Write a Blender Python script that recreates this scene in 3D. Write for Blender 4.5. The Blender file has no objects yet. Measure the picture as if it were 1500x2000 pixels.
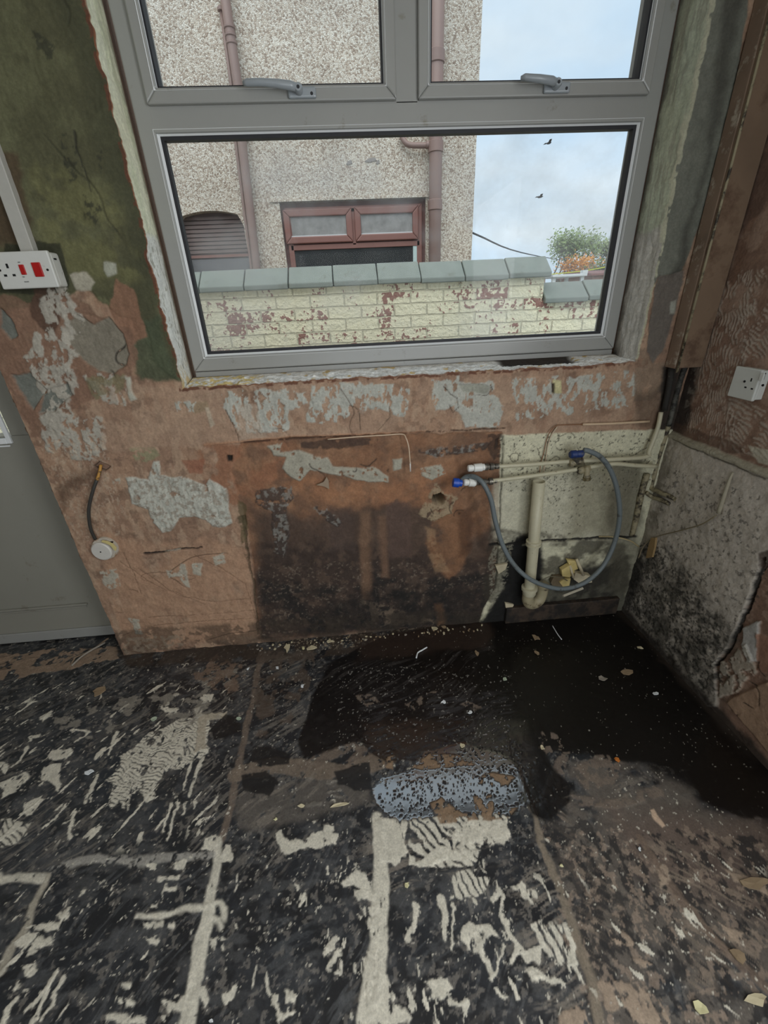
import bpy, bmesh, math, random
import numpy as np
from mathutils import Vector, Matrix
C = bpy.context.scene
col = C.collection
random.seed(5)
# ------------------------------------------------------------------ camera
FPX, D, H = 820.0, 1.4159, 1.3
M = np.array([[0.99567991, -0.08271389, -0.0421891],
              [-0.0747444, -0.44441681, -0.89269646],
              [0.05508885, 0.89199334, -0.44867929]])      # right, down, forward
cd = bpy.data.cameras.new('camera'); cam = bpy.data.objects.new('camera', cd); col.objects.link(cam)
cd.sensor_fit = 'HORIZONTAL'; cd.sensor_width = 36; cd.lens = FPX / 1500 * 36; cd.clip_start = .02; cd.clip_end = 500
R3 = Matrix(((M[0][0], -M[1][0], -M[2][0]), (M[0][1], -M[1][1], -M[2][1]), (M[0][2], -M[1][2], -M[2][2])))
cam.matrix_world = Matrix.Translation((0, -D, H)) @ R3.to_4x4()
C.camera = cam
# ------------------------------------------------------------------ view, world, lights
C.view_settings.view_transform = 'Standard'; C.view_settings.look = 'None'
C.view_settings.exposure = 0.0; C.view_settings.gamma = 1.0
C.view_settings.use_curve_mapping = False
C.cycles.max_bounces = 8; C.cycles.diffuse_bounces = 4; C.cycles.use_denoising = True
C.cycles.sample_clamp_indirect = 6
W = bpy.data.worlds.new('overcast_sky'); C.world = W; W.use_nodes = True
nt = W.node_tree; nt.nodes.clear()
def N(nt, t, **k):
    n = nt.nodes.new(t)
    for a, b in k.items():
        if a in n.inputs: n.inputs[a].default_value = b
        else: setattr(n, a, b)
    return n
tc = N(nt, 'ShaderNodeTexCoord'); mp = N(nt, 'ShaderNodeMapping'); mp.inputs['Scale'].default_value = (1.2, 1.2, 3.2)
no = N(nt, 'ShaderNodeTexNoise', Scale=1.7, Detail=4.0, Roughness=.5)
cr = N(nt, 'ShaderNodeValToRGB'); bg = N(nt, 'ShaderNodeBackground', Strength=1.0); ow = N(nt, 'ShaderNodeOutputWorld')
cr.color_ramp.elements[0].position = .36; cr.color_ramp.elements[0].color = (.56, .75, .96, 1)
cr.color_ramp.elements[1].position = .62; cr.color_ramp.elements[1].color = (.80, .89, .97, 1)
L = nt.links.new
L(tc.outputs['Generated'], mp.inputs['Vector']); L(mp.outputs[0], no.inputs['Vector']); L(no.outputs['Fac'], cr.inputs[0])
L(cr.outputs[0], bg.inputs[0]); L(bg.outputs[0], ow.inputs[0])
def lamp(name, kind, loc, rot, energy, color=(1, 1, 1), **k):
    d = bpy.data.lights.new(name, kind); o = bpy.data.objects.new(name, d); col.objects.link(o)
    o.location = loc; o.rotation_euler = rot; d.energy = energy; d.color = color
    for a, b in k.items(): setattr(d, a, b)
    return o
lamp('sun', 'SUN', (0, 0, 8), (math.radians(38), 0, math.radians(-12)), 2.1, (1, .97, .92), angle=math.radians(70))
# added fill light behind the photographer, set at an unseen made-up window
lamp('rear_fill_light', 'AREA', (.35, -2.97, .98), (math.radians(90), 0, 0), 16, (.96, .985, 1.0), shape='RECTANGLE', size=1.5, size_y=1.5)
# daylight entering by the window in the right wall, beside the photographer
lamp('side_window_daylight', 'AREA', (1.13, -1.9, 1.45), (math.radians(90), 0, math.radians(90)), 30, (.96, .985, 1.0), shape='RECTANGLE', size=1.0, size_y=1.0)

# ------------------------------------------------------------------ pixel -> place helpers
def ray(px, py): return M.T @ np.array([(px - 750) / FPX, (py - 1000) / FPX, 1.0])
def PY(px, py, Y=0.0):
    r = ray(px, py); t = (D + Y) / r[1]; return Vector((r[0]*t, Y, r[2]*t + H))
def PZ(px, py, Z=0.0):
    r = ray(px, py); t = (H - Z) / -r[2]; return Vector((r[0]*t, r[1]*t - D, Z))
WX = 1.157
def PX(px, py, X=WX):
    r = ray(px, py); t = X / r[0]; return Vector((X, r[1]*t - D, r[2]*t + H))
def s2l(c):
    c = np.asarray(c, float) / 255
    return np.where(c <= .04045, c/12.92, ((c+.055)/1.055)**2.4)
def srgb(r, g, b): v = s2l((r, g, b)); return (float(v[0]), float(v[1]), float(v[2]), 1)

# ------------------------------------------------------------------ noise
_T = np.random.RandomState(3).rand(65536).astype(np.float32)
def vn(x, y, seed=0):
    xi = np.floor(x).astype(np.int64); yi = np.floor(y).astype(np.int64)
    fx = (x - xi).astype(np.float32); fy = (y - yi).astype(np.float32)
    fx = fx*fx*(3-2*fx); fy = fy*fy*(3-2*fy)
    def h(a, b):
        k = (a*73856093) ^ (b*19349663) ^ (seed*83492791)
        k = (k ^ (k >> 13)) * 1274126177
        return _T[(k ^ (k >> 16)) & 65535]
    a = h(xi, yi); b = h(xi+1, yi); c = h(xi, yi+1); d = h(xi+1, yi+1)
    return (a + (b-a)*fx) * (1-fy) + (c + (d-c)*fx) * fy
def fbm(x, y, s, seed=0, o=4, g=.5):
    v = 0; a = 1; t = 0; f = 1/s
    for i in range(o):
        v = v + a * vn(x*f + 17.3*i, y*f - 9.1*i, seed + i); t += a; a *= g; f *= 2.03
    return v / t
def ss(a, b, x):
    t = np.clip((x-a)/(b-a), 0, 1); return t*t*(3-2*t)

# ------------------------------------------------------------------ a worn surface: a dense grid with layers of plaster, paint and dirt
class Surf:
    """u,v: metre coordinates along the surface; tr: pixel -> (u,v)"""
    def __init__(s, us, vs, tr, base, rough=.85):
        s.us, s.vs = us, vs; s.U, s.V = np.meshgrid(us, vs); s.U = s.U.astype(np.float32); s.V = s.V.astype(np.float32)
        s.c = np.zeros(s.U.shape + (3,), np.float32) + s2l(base).astype(np.float32)
        s.r = np.full(s.U.shape, rough, np.float32); s.h = np.zeros(s.U.shape, np.float32); s.tr = tr; s.n = 0
    def box(s, P, pad):
        P = np.array(P); u0, v0 = P.min(0) - pad; u1, v1 = P.max(0) + pad
        a = max(0, np.searchsorted(s.us, u0)-1); b = np.searchsorted(s.us, u1)+1
        c = max(0, np.searchsorted(s.vs, v0)-1); d = np.searchsorted(s.vs, v1)+1
        return (slice(c, d), slice(a, b))
    def warp(s, sl, amp, sc):
        s.n += 7; U, V = s.U[sl], s.V[sl]
        return (U + (fbm(U, V, sc, s.n, 4, .6)-.5)*2*amp, V + (fbm(U, V, sc, s.n+3, 4, .6)-.5)*2*amp)
    def pts(s, pts): return [s.tr(*p) for p in pts]
    def poly(s, pts, warp=.012, sc=.05, f=.003):
        P = s.pts(pts); sl = s.box(P, warp + f + .01)
        if s.U[sl].size == 0: return sl, np.zeros(s.U[sl].shape, np.float32)
        U, V = s.warp(sl, warp, sc); d = np.full(U.shape, 1e9, np.float32); ins = np.zeros(U.shape, bool)
        for i in range(len(P)):
            (x0, y0), (x1, y1) = P[i-1], P[i]
            dx, dy = x1-x0, y1-y0; t = np.clip(((U-x0)*dx + (V-y0)*dy)/(dx*dx+dy*dy+1e-12), 0, 1)
            d = np.minimum(d, np.hypot(U-x0-t*dx, V-y0-t*dy))
            cr_ = (y0 > V) != (y1 > V)
            xx = x0 + (V-y0)*dx/(dy if abs(dy) > 1e-9 else 1e-9); ins ^= cr_ & (U < xx)
        d = np.where(ins, d, -d); return sl, ss(-f, f, d)
    def line(s, pts, w, w2=None, warp=.004, sc=.03, f=.0015):
        P = s.pts(pts); w2 = w if w2 is None else w2; sl = s.box(P, max(w, w2) + warp + f + .005)
        if s.U[sl].size == 0: return sl, np.zeros(s.U[sl].shape, np.float32)
        U, V = s.warp(sl, warp, sc); d = np.full(U.shape, 1e9, np.float32); n = len(P)-1
        for i in range(n):
            (x0, y0), (x1, y1) = P[i], P[i+1]
            dx, dy = x1-x0, y1-y0; t = np.clip(((U-x0)*dx + (V-y0)*dy)/(dx*dx+dy*dy+1e-12), 0, 1)
            ww = w + (w2-w)*(i+t)/n
            d = np.minimum(d, np.hypot(U-x0-t*dx, V-y0-t*dy) - ww/2)
        return sl, ss(f, -f, d)
    def full(s): sl = (slice(None), slice(None)); return sl, np.ones(s.U.shape, np.float32)
    def put(s, m, c=None, op=1.0, r=None, h=0, brk=None, bs=.02, soft=.05, comb=None, var=.12, vs=.03, edge=0, stretch=1):
        sl, a = m
        if a.size == 0: return
        s.n += 5; U, V = s.U[sl], s.V[sl]
        if brk is not None: a = a * ss(brk-soft, brk+soft, fbm(U*stretch, V, bs, s.n, 4, .6))
        if comb is not None:      # notched trowel ridges: angle (deg from u), period, duty, waviness
            an, pe, du, wv = comb; an = math.radians(an)
            q = U*math.cos(an) + V*math.sin(an) + (fbm(U, V, .05, s.n+1, 3)-.5)*wv
            p_ = -U*math.sin(an) + V*math.cos(an)
            st = np.abs(((q/pe) % 1) - .5)*2 + (fbm(q*3, p_, .012, s.n+2, 2)-.5)*.5
            a = a * ss(du+.12, du-.12, st)
        if edge: s.h[sl] += edge * ss(0, 1, 1-np.abs(a*2-1))
        a2 = (a*op)[..., None]
        if c is not None:
            k = (1 + (fbm(U, V, vs, s.n+9, 4, .6)-.5)*2*var)[..., None]
            s.c[sl] = s.c[sl]*(1-a2) + s2l(c).astype(np.float32)*k*a2
        if r is not None: s.r[sl] = s.r[sl]*(1-a*op) + r*a*op
        if h: s.h[sl] += a*h
    def tone(s, sat, gain): lm = s.c.mean(-1, keepdims=True); s.c = (lm + (s.c-lm)*sat)*gain
    def mul(s, m, k, op=1):
        sl, a = m; a = (a*op)[..., None]; s.c[sl] *= 1 - a + a*np.array(k, np.float32)
    def cracks(s, m, sc, wd, c, op=.8, h=-.0015, o=3, st=(1, 1)):
        sl, a = m; s.n += 11; U, V = s.U[sl]*st[0], s.V[sl]*st[1]
        n = fbm(U*.8+V*.5, V*.8-U*.5, sc*1.6, s.n, 2, .35); gy, gx = np.gradient(n); g = np.hypot(gx, gy) + 1e-5
        k = ss(wd, wd*.3, np.abs(n-.5)/g) * ss(.45, .55, fbm(U, V, sc*1.3, s.n+4, 2)) * a
        s.put((sl, k), c, op, h=h, var=0)
    def relief(s, m, sc, amp, o=5, st=(1, 1)):
        sl, a = m; s.n += 3; s.h[sl] += a*(fbm(s.U[sl]*st[0], s.V[sl]*st[1], sc, s.n, o, .55)-.5)*2*amp

def attr_mat(name, bump=.25, scale=260, var=.18):
    m = bpy.data.materials.new(name); m.use_nodes = True; t = m.node_tree; b = t.nodes['Principled BSDF']
    a = N(t, 'ShaderNodeAttribute', attribute_name='finish'); r = N(t, 'ShaderNodeAttribute', attribute_name='rough')
    co = N(t, 'ShaderNodeTexCoord'); n1 = N(t, 'ShaderNodeTexNoise', Scale=scale, Detail=5.0, Roughness=.65)
    n2 = N(t, 'ShaderNodeTexNoise', Scale=scale*.22, Detail=6.0, Roughness=.7)
    mx = N(t, 'ShaderNodeMath', operation='MULTIPLY'); mr = N(t, 'ShaderNodeMapRange')
    mr.inputs['From Min'].default_value = .12; mr.inputs['From Max'].default_value = .38
    mr.inputs['To Min'].default_value = 1-var*1.6; mr.inputs['To Max'].default_value = 1+var*1.6
    vm = N(t, 'ShaderNodeVectorMath', operation='SCALE'); bp = N(t, 'ShaderNodeBump', Strength=bump, Distance=.002)
    l = t.links.new
    l(co.outputs['Object'], n1.inputs['Vector']); l(co.outputs['Object'], n2.inputs['Vector'])
    l(n1.outputs['Fac'], mx.inputs[0]); l(n2.outputs['Fac'], mx.inputs[1]); l(mx.outputs[0], mr.inputs['Value'])
    l(a.outputs['Color'], vm.inputs[0]); l(mr.outputs[0], vm.inputs['Scale']); l(vm.outputs[0], b.inputs['Base Color'])
    l(r.outputs['Fac'], b.inputs['Roughness']); l(mx.outputs[0], bp.inputs['Height']); l(bp.outputs[0], b.inputs['Normal'])
    bs = N(t, 'ShaderNodeMapRange'); bs.inputs['From Min'].default_value = .16; bs.inputs['From Max'].default_value = .6; bs.inputs['To Min'].default_value = .03; bs.inputs['To Max'].default_value = bump
    l(r.outputs['Fac'], bs.inputs['Value']); l(bs.outputs[0], bp.inputs['Strength'])
    wt = N(t, 'ShaderNodeMapRange'); wt.inputs['From Min'].default_value = .26; wt.inputs['From Max'].default_value = .15; l(r.outputs['Fac'], wt.inputs['Value'])
    l(wt.outputs[0], b.inputs['Coat Weight']); b.inputs['Coat IOR'].default_value = 3.2; b.inputs['Coat Roughness'].default_value = .10
    return m

class GridMesh:
    def __init__(g): g.v = []; g.f = []; g.c = []; g.r = []; g.n = 0
    def grid(g, P, cc, rr, keep=None, flip=False):
        nv, nu = P.shape[:2]; idx = np.arange(nv*nu).reshape(nv, nu) + g.n
        a, b, c, d = idx[:-1, :-1], idx[:-1, 1:], idx[1:, 1:], idx[1:, :-1]
        q = np.stack([a, b, c, d] if not flip else [a, d, c, b], -1)
        q = q.reshape(-1, 4) if keep is None else q[keep]
        g.v.append(P.reshape(-1, 3)); g.f.append(q); g.c.append(cc.reshape(-1, 3)); g.r.append(rr.reshape(-1)); g.n += nv*nu
    def box(g, x0, x1, y0, y1, z0, z1, c, r=.9):
        P = np.array([(x, y, z) for x in (x0, x1) for y in (y0, y1) for z in (z0, z1)], float)
        F = np.array([(0, 1, 3, 2), (4, 6, 7, 5), (0, 4, 5, 1), (2, 3, 7, 6), (0, 2, 6, 4), (1, 5, 7, 3)]) + g.n
        g.v.append(P); g.f.append(F); g.c.append(np.tile(s2l(c), (8, 1))); g.r.append(np.full(8, r)); g.n += 8
    def build(g, name, mat):
        v = np.concatenate(g.v).astype(np.float32); f = np.concatenate(g.f).astype(np.int32)
        c = np.clip(np.concatenate(g.c), 0, .92).astype(np.float32); r = np.clip(np.concatenate(g.r), .03, 1).astype(np.float32)
        me = bpy.data.meshes.new(name); me.vertices.add(len(v)); me.vertices.foreach_set('co', v.ravel())
        me.loops.add(f.size); me.loops.foreach_set('vertex_index', f.ravel()); me.polygons.add(len(f))
        me.polygons.foreach_set('loop_start', np.arange(0, f.size, 4, dtype=np.int32))
        try: me.polygons.foreach_set('loop_total', np.full(len(f), 4, np.int32))
        except Exception: pass
        me.update(calc_edges=True)
        at = me.attributes.new('finish', 'FLOAT_COLOR', 'POINT'); at.data.foreach_set('color', np.c_[c, np.ones(len(c), np.float32)].astype(np.float32).ravel())
        at = me.attributes.new('rough', 'FLOAT', 'POINT'); at.data.foreach_set('value', r)
        me.polygons.foreach_set('use_smooth', np.ones(len(f), bool)); me.materials.append(mat)
        o = bpy.data.objects.new(name, me); col.objects.link(o); return o

def tag(o, label=None, cat=None, group=None, kind=None):
    if label: o['label'] = label
    if cat: o['category'] = cat
    if group: o['group'] = group
    if kind: o['kind'] = kind
    return o
def empty(name, loc, label=None, cat=None, group=None, kind=None):
    o = bpy.data.objects.new(name, None); col.objects.link(o); o.location = loc; o.empty_display_size = .05
    return tag(o, label, cat, group, kind)

def mat(name, rgb, rough=.5, metal=0, var=.1, scale=60, bump=.1, dirt=None, dsc=25, dth=.62, spec=.5):
    m = bpy.data.materials.new(name); m.use_nodes = True; t = m.node_tree; b = t.nodes['Principled BSDF']; l = t.links.new
    b.inputs['Roughness'].default_value = rough; b.inputs['Metallic'].default_value = metal; b.inputs['Specular IOR Level'].default_value = spec
    co = N(t, 'ShaderNodeTexCoord'); n = N(t, 'ShaderNodeTexNoise', Scale=scale, Detail=5.0, Roughness=.6)
    l(co.outputs['Object'], n.inputs['Vector'])
    mx = N(t, 'ShaderNodeMix', data_type='RGBA'); l(n.outputs['Fac'], mx.inputs['Factor'])
    c = s2l(rgb); mx.inputs['A'].default_value = (*[float(k*(1-var*1.5)) for k in c], 1); mx.inputs['B'].default_value = (*[float(min(1, k*(1+var*1.5))) for k in c], 1)
    out = mx.outputs['Result']
    if dirt is not None:
        n2 = N(t, 'ShaderNodeTexNoise', Scale=dsc, Detail=6.0, Roughness=.7); l(co.outputs['Object'], n2.inputs['Vector'])
        mr = N(t, 'ShaderNodeMapRange'); mr.inputs['From Min'].default_value = dth-.05; mr.inputs['From Max'].default_value = dth+.06
        l(n2.outputs['Fac'], mr.inputs['Value']); m2 = N(t, 'ShaderNodeMix', data_type='RGBA'); l(mr.outputs[0], m2.inputs['Factor'])
        l(out, m2.inputs['A']); m2.inputs['B'].default_value = srgb(*dirt); out = m2.outputs['Result']
    l(out, b.inputs['Base Color'])
    if bump:
        bp = N(t, 'ShaderNodeBump', Strength=bump, Distance=.002); l(n.outputs['Fac'], bp.inputs['Height']); l(bp.outputs[0], b.inputs['Normal'])
    return m

# ------------------------------------------------------------------ mesh helpers
def link(name, bm, m, parent=None, smooth=False, bevel=0, seg=2):
    me = bpy.data.meshes.new(name); bmesh.ops.recalc_face_normals(bm, faces=bm.faces)
    for f in bm.faces: f.smooth = smooth
    bm.to_mesh(me); bm.free(); me.materials.append(m)
    o = bpy.data.objects.new(name, me); col.objects.link(o)
    if parent is not None:
        o.parent = parent
        if parent.type == 'EMPTY': o.matrix_parent_inverse = Matrix.Translation(-parent.location)
    if bevel:
        b = o.modifiers.new('bevel', 'BEVEL'); b.width = bevel; b.segments = seg; b.limit_method = 'ANGLE'; b.angle_limit = math.radians(40)
    return o
def bx(bm, x0, x1, y0, y1, z0, z1, mt=None):
    vs = [bm.verts.new((x, y, z)) for x in (x0, x1) for y in (y0, y1) for z in (z0, z1)]
    if mt is not None:
        for v in vs: v.co = mt @ v.co
    for q in ((0, 1, 3, 2), (4, 6, 7, 5), (0, 4, 5, 1), (2, 3, 7, 6), (0, 2, 6, 4), (1, 5, 7, 3)): bm.faces.new([vs[i] for i in q])
def box(name, a, b, m, parent=None, bevel=0):
    bm = bmesh.new(); bx(bm, a[0], b[0], a[1], b[1], a[2], b[2]); return link(name, bm, m, parent, bevel=bevel)
def catmull(P, n=8):
    P = [Vector(p) for p in P]; Q = [P[0]*2-P[1]] + P + [P[-1]*2-P[-2]]; out = []
    for i in range(1, len(Q)-2):
        for k in range(n):
            t = k/n; a, b, c, d = Q[i-1:i+3]
            out.append(.5*((2*b) + (c-a)*t + (2*a-5*b+4*c-d)*t*t + (3*b-a-3*c+d)*t**3))
    out.append(P[-1]); return out
def tube(bm, P, r, seg=14, cap=True, r_in=None):
    P = [Vector(p) for p in P]; rs = r if isinstance(r, (list, tuple)) else [r]*len(P); rings = []
    T = (P[1]-P[0]).normalized(); up = Vector((0, 0, 1)) if abs(T.z) < .9 else Vector((1, 0, 0)); nrm = T.cross(up).normalized()
    for i, p in enumerate(P):
        T = ((P[min(i+1, len(P)-1)]-P[max(i-1, 0)])).normalized(); nrm = (nrm - T*nrm.dot(T)).normalized(); bi = T.cross(nrm)
        rings.append([bm.verts.new(p + (nrm*math.cos(2*math.pi*k/seg) + bi*math.sin(2*math.pi*k/seg))*rs[i]) for k in range(seg)])
    for a, b in zip(rings, rings[1:]):
        for k in range(seg): bm.faces.new((a[k], a[(k+1) % seg], b[(k+1) % seg], b[k]))
    if cap: bm.faces.new(rings[0][::-1]); bm.faces.new(rings[-1])
    return rings
def tubeo(name, P, r, m, parent=None, seg=14, n=0, cap=True):
    Q = catmull(P, n) if n else P
    if isinstance(r, (list, tuple)): r = list(np.interp(np.linspace(0, 1, len(Q)), np.linspace(0, 1, len(r)), r))
    bm = bmesh.new(); tube(bm, Q, r, seg, cap); return link(name, bm, m, parent, True)
def lathe(name, p0, ax, prof, m, parent=None, seg=20):
    """prof: (distance along axis, radius)"""
    ax = Vector(ax).normalized(); bm = bmesh.new(); tube2 = [Vector(p0)+ax*d for d, _ in prof]
    up = Vector((0, 0, 1)) if abs(ax.z) < .9 else Vector((1, 0, 0)); a = ax.cross(up).normalized(); b = ax.cross(a); rings = []
    for p, (_, r) in zip(tube2, prof): rings.append([bm.verts.new(p + (a*math.cos(2*math.pi*k/seg)+b*math.sin(2*math.pi*k/seg))*r) for k in range(seg)])
    for q, w in zip(rings, rings[1:]):
        for k in range(seg): bm.faces.new((q[k], q[(k+1) % seg], w[(k+1) % seg], w[k]))
    bm.faces.new(rings[0][::-1]); bm.faces.new(rings[-1]); o = link(name, bm, m, parent, True)
    md = o.modifiers.new('edges', 'EDGE_SPLIT'); md.split_angle = math.radians(35); return o
def prism(name, pts2, plane, d0, d1, m, parent=None, bevel=0):
    """pts2 outline in the given plane; 'xz' extruded along y, 'xy' along z, 'yz' along x"""
    bm = bmesh.new(); mk = {'xz': lambda p, d: (p[0], d, p[1]), 'xy': lambda p, d: (p[0], p[1], d), 'yz': lambda p, d: (d, p[0], p[1])}[plane]
    a = [bm.verts.new(mk(p, d0)) for p in pts2]; b = [bm.verts.new(mk(p, d1)) for p in pts2]
    bm.faces.new(a); bm.faces.new(b[::-1])
    for i in range(len(a)): bm.faces.new((a[i-1], a[i], b[i], b[i-1]))
    return link(name, bm, m, parent, bevel=bevel)

# ================================================================== the room shell
m_worn = attr_mat('worn_plaster', .6, 170, .13)
m_floor = attr_mat('bitumen_floor', .25, 200, .16)
# ---- window wall -------------------------------------------------
OL, OR, OB, OT = -.535, .958, 1.078, 2.34
us = np.concatenate([np.linspace(-1.05, OL, 173), np.linspace(OL, OR, 499)[1:], np.linspace(OR, WX, 68)[1:]])
vs = np.concatenate([np.linspace(0, OB, 361), np.linspace(OB, OT, 400)[1:], [2.4]])
S = Surf(us, vs, lambda x, y: tuple(PY(x, y))[::2], (176, 134, 108))
F = S.full()
S.relief(F, .25, .004); S.relief(F, .03, .0016); S.relief(F, .012, .0007, 3, (1.6, .6)); S.relief(F, .008, .0004, 3)
S.put(F, (150, 112, 92), .6, brk=.5, bs=.09, soft=.12); S.put(F, (196, 160, 134), .5, brk=.55, bs=.06, soft=.06, stretch=2.5)
S.put(F, (120, 88, 72), .5, brk=.6, bs=.03, soft=.05)
# old green paint left of the window
G = [(-80, -200), (420, -200), (420, 760), (345, 745), (300, 700), (278, 640), (220, 600), (160, 560), (60, 600), (-80, 600)]
S.put(S.poly(G, .02, .06), (104, 101, 70), h=.0012, edge=-.0006, var=.2, vs=.12)
S.put(S.poly(G, .02, .06), (82, 78, 52), .7, brk=.5, bs=.12, soft=.1)
S.put(S.poly([(100, -50), (245, 60), (300, 500), (330, 730), (290, 700), (200, 300)], .03, .1, .03), (62, 62, 42), .55)
S.put(S.poly([(60, 300), (240, 380), (280, 560), (160, 560), (60, 480)], .04, .1, .02), (128, 122, 74), .5, brk=.45, bs=.06, soft=.1)
S.put(S.poly([(-60, 290), (30, 300), (68, 480), (-60, 480)], .02, .05, .01), (84, 60, 40), .8)
S.put(S.poly([(265, 630), (310, 620), (345, 745), (270, 745), (262, 690)], .02, .05, .008), (82, 88, 64), .95, var=.3)
S.put(S.poly([(225, 545), (262, 570), (285, 660), (250, 680), (215, 610)], .012), (150, 104, 80), .9)
for q in ([(120, 262), (150, 262), (152, 345), (138, 360), (128, 340)], [(188, 300), (200, 296), (204, 330), (196, 332)], [(160, 380), (200, 400), (190, 440), (165, 420)], [(60, 60), (110, 90), (100, 120), (70, 100)]):
    S.put(S.poly(q, .01, .02, .002), (52, 52, 38), .75, brk=.52, bs=.012, soft=.04)
S.put(S.line([(145, 258), (150, 290), (165, 330), (178, 375)], .006, .002), (44, 42, 32), .8, h=-.001)
S.cracks(S.poly([(0, 0), (240, 0), (330, 720), (0, 560)], .02), .12, 1.0, (60, 58, 40), .6)
S.put(S.poly([(203, 512), (228, 514), (230, 534), (210, 540), (202, 528)], .005), (176, 172, 158), h=.0012, edge=-.0005)
S.put(S.poly([(140, 538), (168, 530), (184, 548), (176, 566), (146, 566)], .008), (182, 170, 154), h=.0012, edge=-.0005)
S.put(S.poly([(10, 477), (45, 477), (75, 472), (118, 476), (138, 555), (125, 575), (0, 572)], .004, .02, .002), (50, 50, 32), .9)   # darker patch around the cooker switch
# exposed old plaster at left, broken layers
S.put(S.poly([(-20, 590), (110, 575), (170, 600), (250, 640), (262, 700), (245, 760), (190, 770), (120, 820), (60, 850), (-20, 700)], .03), (140, 100, 80), .8)
S.put(S.poly([(66, 566), (108, 560), (120, 610), (108, 660), (78, 640), (60, 600)], .02), (84, 56, 42), .8)
S.put(S.poly([(124, 634), (150, 612), (180, 632), (210, 620), (240, 650), (250, 690), (245, 714), (222, 730), (195, 728), (160, 700), (130, 665)], .007), (140, 128, 114), h=-.004, edge=-.002, var=.1)
S.cracks(S.poly([(110, 620), (245, 620), (240, 740), (120, 740)], .01), .05, 1.3, (60, 52, 46), .9, -.002)
for q in ([(22, 733), (60, 730), (90, 760), (66, 800), (52, 780)], [(85, 765), (132, 745), (140, 770), (100, 805), (75, 806)], [(0, 600), (20, 620), (34, 655), (20, 665), (0, 640)]):
    S.put(S.poly(q, .008), (122, 122, 116), h=-.004, edge=-.0025, var=.12)
for q, b in (([(70, 600), (100, 570), (125, 600), (110, 640), (85, 620)], .5), ([(72, 640), (130, 640), (150, 700), (140, 800), (190, 860), (200, 900), (140, 900), (80, 800), (60, 700)], .5),
             ([(40, 700), (140, 690), (150, 760), (70, 740)], .52), ([(72, 810), (120, 800), (150, 870), (90, 890)], .48), ([(160, 730), (250, 735), (250, 790), (200, 780)], .5),
             ([(150, 820), (200, 810), (210, 880), (170, 890)], .5), ([(90, 565), (130, 560), (160, 640), (130, 650)], .5)):
    S.put(S.poly(q, .02), (180, 168, 158), h=.0014, brk=b-.02, bs=.024, soft=.025, edge=-.0007, stretch=1.5)
S.put(S.poly([(165, 735), (250, 735), (240, 765), (180, 780)], .014), (132, 120, 88), .8, brk=.42, bs=.03)
S.put(S.poly([(355, 785), (405, 783), (410, 800), (380, 808)], .01), (122, 112, 72), .85)
S.put(S.poly([(250, 876), (300, 870), (312, 890), (285, 905), (262, 900)], .01), (150, 142, 108), .85, brk=.4, bs=.02)
S.put(S.poly([(400, 795), (408, 795), (420, 830), (412, 836)], .002), (196, 186, 168), h=.001)
S.put(S.poly([(244, 738), (254, 736), (256, 762), (268, 780), (256, 784), (248, 768)], .004), (192, 184, 172), h=.0015)
# salmon plaster below the window with scraped white filler
S.put(S.poly([(200, 760), (980, 735), (1300, 720), (1290, 840), (980, 850), (450, 870), (200, 880)], .02, .06, .01), (186, 148, 124), .55, brk=.42, bs=.15, soft=.1)
for q, b in (([(500, 760), (560, 755), (565, 840), (500, 845)], .46), ([(610, 755), (760, 745), (800, 760), (790, 810), (720, 800), (640, 830), (600, 820)], .5),
             ([(840, 740), (900, 738), (895, 790), (850, 800)], .42), ([(893, 745), (960, 745), (985, 800), (975, 835), (910, 835), (893, 800)], .36), ([(430, 770), (510, 765), (515, 850), (450, 840)], .52),
             ([(990, 740), (1240, 725), (1250, 790), (1010, 820)], .56), ([(545, 770), (625, 765), (620, 790), (560, 800)], .45), ([(345, 790), (380, 788), (380, 806), (350, 806)], .5)):
    S.put(S.poly(q, .018), (188, 184, 178), .95, h=.0012, brk=b-.03, bs=.028, soft=.025, stretch=1.8, edge=-.0004, comb=None); S.relief(S.poly(q, .018), .009, .0012, 3, (1.5, .5))
S.put(S.poly([(456, 785), (500, 790), (520, 850), (470, 860)], .02), (196, 168, 150), .5)
S.cracks(S.poly([(380, 770), (700, 755), (700, 850), (400, 860)], .01), .09, .8, (96, 70, 56), .7)
S.put(S.poly([(896, 752), (945, 750), (960, 758), (950, 770), (905, 766)], .005), (164, 160, 150), h=-.003, edge=-.002)
for l in ([(958, 752), (962, 760), (950, 772), (925, 770)], [(866, 755), (880, 770), (893, 778), (896, 800)], [(877, 790), (885, 805), (895, 795)], [(683, 792), (700, 800), (705, 840)], [(440, 800), (455, 830), (470, 870)], [(760, 795), (762, 815), (740, 840)]):
    S.put(S.line(l, .003, .0015), (70, 52, 42), .9, h=-.002)
S.put(S.poly([(1080, 742), (1096, 744), (1098, 768), (1078, 768)], .003), (214, 200, 150), h=.001)
S.put(S.poly([(1078, 748), (1084, 748), (1084, 770), (1079, 766)], .003), (60, 44, 30), h=-.003)
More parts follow.
